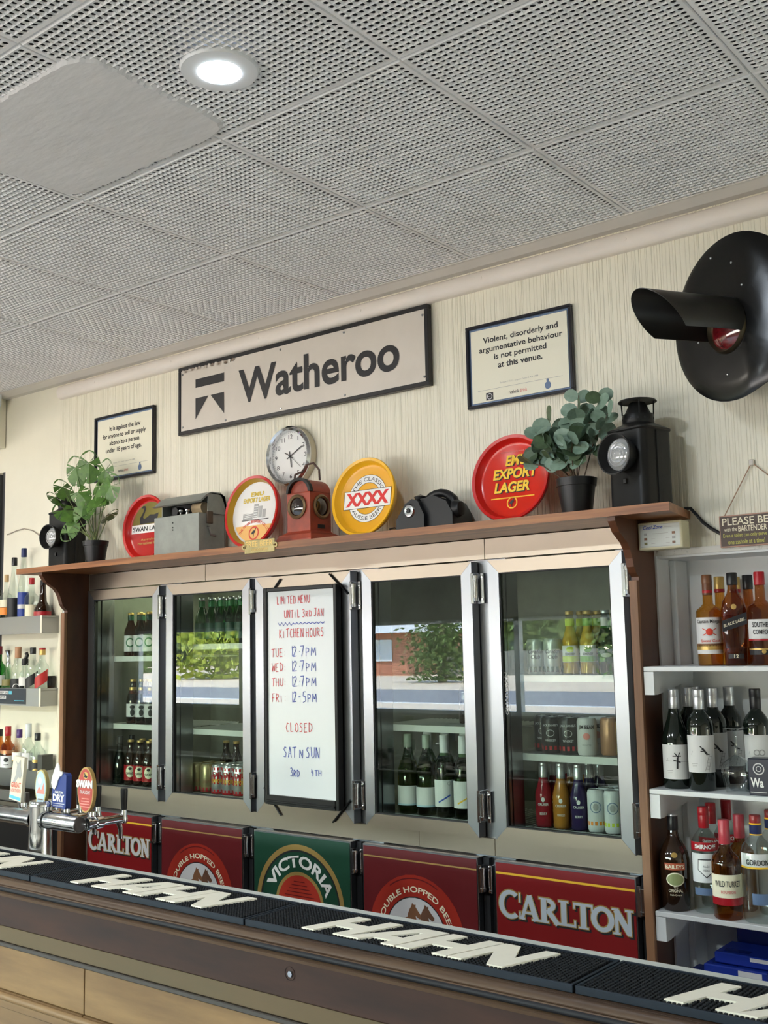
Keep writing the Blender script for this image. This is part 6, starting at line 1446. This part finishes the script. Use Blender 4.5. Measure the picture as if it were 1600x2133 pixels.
HH = [(-.030, -.035), (-.018, -.040), (-.008, -.030), (.0, -.010), (.012, .004), (.020, .004), (.026, .014), (.022, .020), (.014, .018), (.008, .024), (.004, .040), (-.002, .046), (-.008, .040), (-.020, .022), (-.030, .000), (-.036, -.02)]
for i, x in enumerate(taps):
    ft = D.objects.new('font_tap', None); COL.objects.link(ft); ft.parent = tp; ft.location = Vector((x, CYT, 1.078))-tp.location
    MB().lathe([(.020, .018), (.020, .028), (.014, .032), (.014, .050), (.019, .052), (.019, .075), (.013, .080), (.013, .148), (0, .150)], (x, CYT, 1.078), 20, 'y').obj('tap_barrel', m_chrome, ft, smooth=True)
    MB().lathe([(0, .030), (.0085, .030), (.0095, .012), (.0125, .0), (.0105, -.012), (.0, -.014)], (x, CYT+.160, 1.075), 16).obj('tap_valve', m_chrome, ft, smooth=True)
    MB().lathe([(0, .095), (.0105, .095), (.0115, .090), (.0105, .060), (.0085, .028), (0, .028)], (x, CYT+.160, 1.073), 18).obj('handle', m_plastic, ft, smooth=True)
    MB().tube([(x, CYT+.138, 1.070), (x, CYT+.146, 1.048), (x, CYT+.148, 1.018)], [.009, .0075, .007], 12).obj('spout', m_chrome, ft, smooth=True)
    MB().lathe([(0, .028), (.011, .024), (.012, .012), (0, .010)], (x, CYT+.040, 1.078+.010), 14).obj('badge_mount', m_chrome, ft, smooth=True)
# badges face the customers (towards the camera side)
def badge_plane(x, tiltx=0.): return Pl((x, CYT+.014, 1.118))
def badge(i, outline, m, y=.012, nm='badge'):
    x = taps[i]; pl = badge_plane(x)
    ft = [c for c in tp.children if c.name.startswith('font_tap')]
    ft = sorted(ft, key=lambda o: o.location.x)[i]
    mb = MB().prism([(x+a, 1.118+b) for a, b in outline], 'y', CYT+.014, CYT+.014+y); mb.obj(nm, m, ft, auto=40)
    MB().tube([(x, CYT+.022, 1.120), (x, CYT+.030, 1.096)], .005, 10).obj('badge_stalk', m_chrome, ft, smooth=True)
    return ft, pl
ft, pl = badge(0, [(-.042, .008), (.024, .0), (.042, .142), (-.020, .146)], flat('badge_cream', (.66, .62, .50), .4))
shape(pl, [[(-.022, .062), (-.006, .085), (.002, .118), (-.008, .135), (.006, .122), (.022, .136), (.022, .115), (.028, .085), (.020, .072), (.010, .080), (.0, .070), (-.010, .060)]], GREY, 'horse_sketch', ft); text(pl, 'GREAT', -.030, .024, .046, .062, BRED, ft, bold=.01, shear=.1); text(pl, 'NORTHERN', -.032, .024, .030, .042, PINK, ft, bold=.01); shape(pl, [[(-.040, .012), (.022, .004), (.024, .014), (-.038, .022)]], CYAN, 'blue_foot', ft)
ft, pl = badge(1, disc(0, .055, .031, .055, 28), flat('badge_gold', (.50, .42, .18), .35, .3))
shape(pl, [disc(0, .055, .027, .050, 28)], LBLUE, 'oval_face', ft); shape(pl, [[(-.022, .035), (-.008, .058), (.004, .046), (.018, .072), (.022, .035)]], PINK, 'mountain_print', ft, .001); shape(pl, [disc(-.004, .075, .010, .012, 12)], WHITE, 'cloud_print', ft, .001); shape(pl, [rect(-.014, .012, .014, .020)], BROWN, 'name_bar', ft, .001)
ft, pl = badge(2, [(-.038, .0), (.030, -.004), (.034, .003), (.036, .098), (.030, .104), (-.012, .106), (-.034, .092), (-.038, .02)], flat('badge_blue', (.020, .045, .22), .35), .02)
shape(pl, [[(a*.95-.004, b*.95+.092) for a, b in HH]], WHITE, 'horse_head', ft, .004, .004); text(pl, 'CARLTON', -.022, .020, .042, .050, WHITE, ft, bold=.02); text(pl, 'DRY', -.032, .028, .018, .040, WHITE, ft, bold=.05); shape(pl, [rect(-.034, .011, .028, .0125)], WHITE, 'line_print', ft); text(pl, 'BREWED IN AUSTRALIA', -.030, .024, .003, .007, WHITE, ft, bold=0)
ft, pl = badge(3, disc(0, .062, .040, .068, 32), flat('badge_gold2', (.42, .28, .10), .35, .4))
shape(pl, [disc(0, .062, .036, .063, 32)], flat('badge_red', (.40, .05, .04), .35), 'oval_face', ft); shape(pl, [disc(.002, .105, .012, .011, 14)], GOLD, 'gold_disc', ft, .001); shape(pl, [[(-.006, .100), (.008, .098), (.012, .104), (.002, .106), (-.001, .112), (-.005, .112), (-.003, .106)]], m_ink, 'swan_print', ft, .0014)
text(pl, 'SWAN', -.040, .038, .068, .092, WHITE, ft, bold=.06, d=.004, thick=.003); text(pl, 'DRAUGHT', -.026, .026, .050, .060, LGREY, ft, bold=.01, d=.0012); shape(pl, [seg(-.026+.003*k, .012+.008*k, .024-.002*k, .012+.008*k, .003) for k in range(4)], PINK, 'wave_lines', ft, .001)
print('objects', len(D.objects))
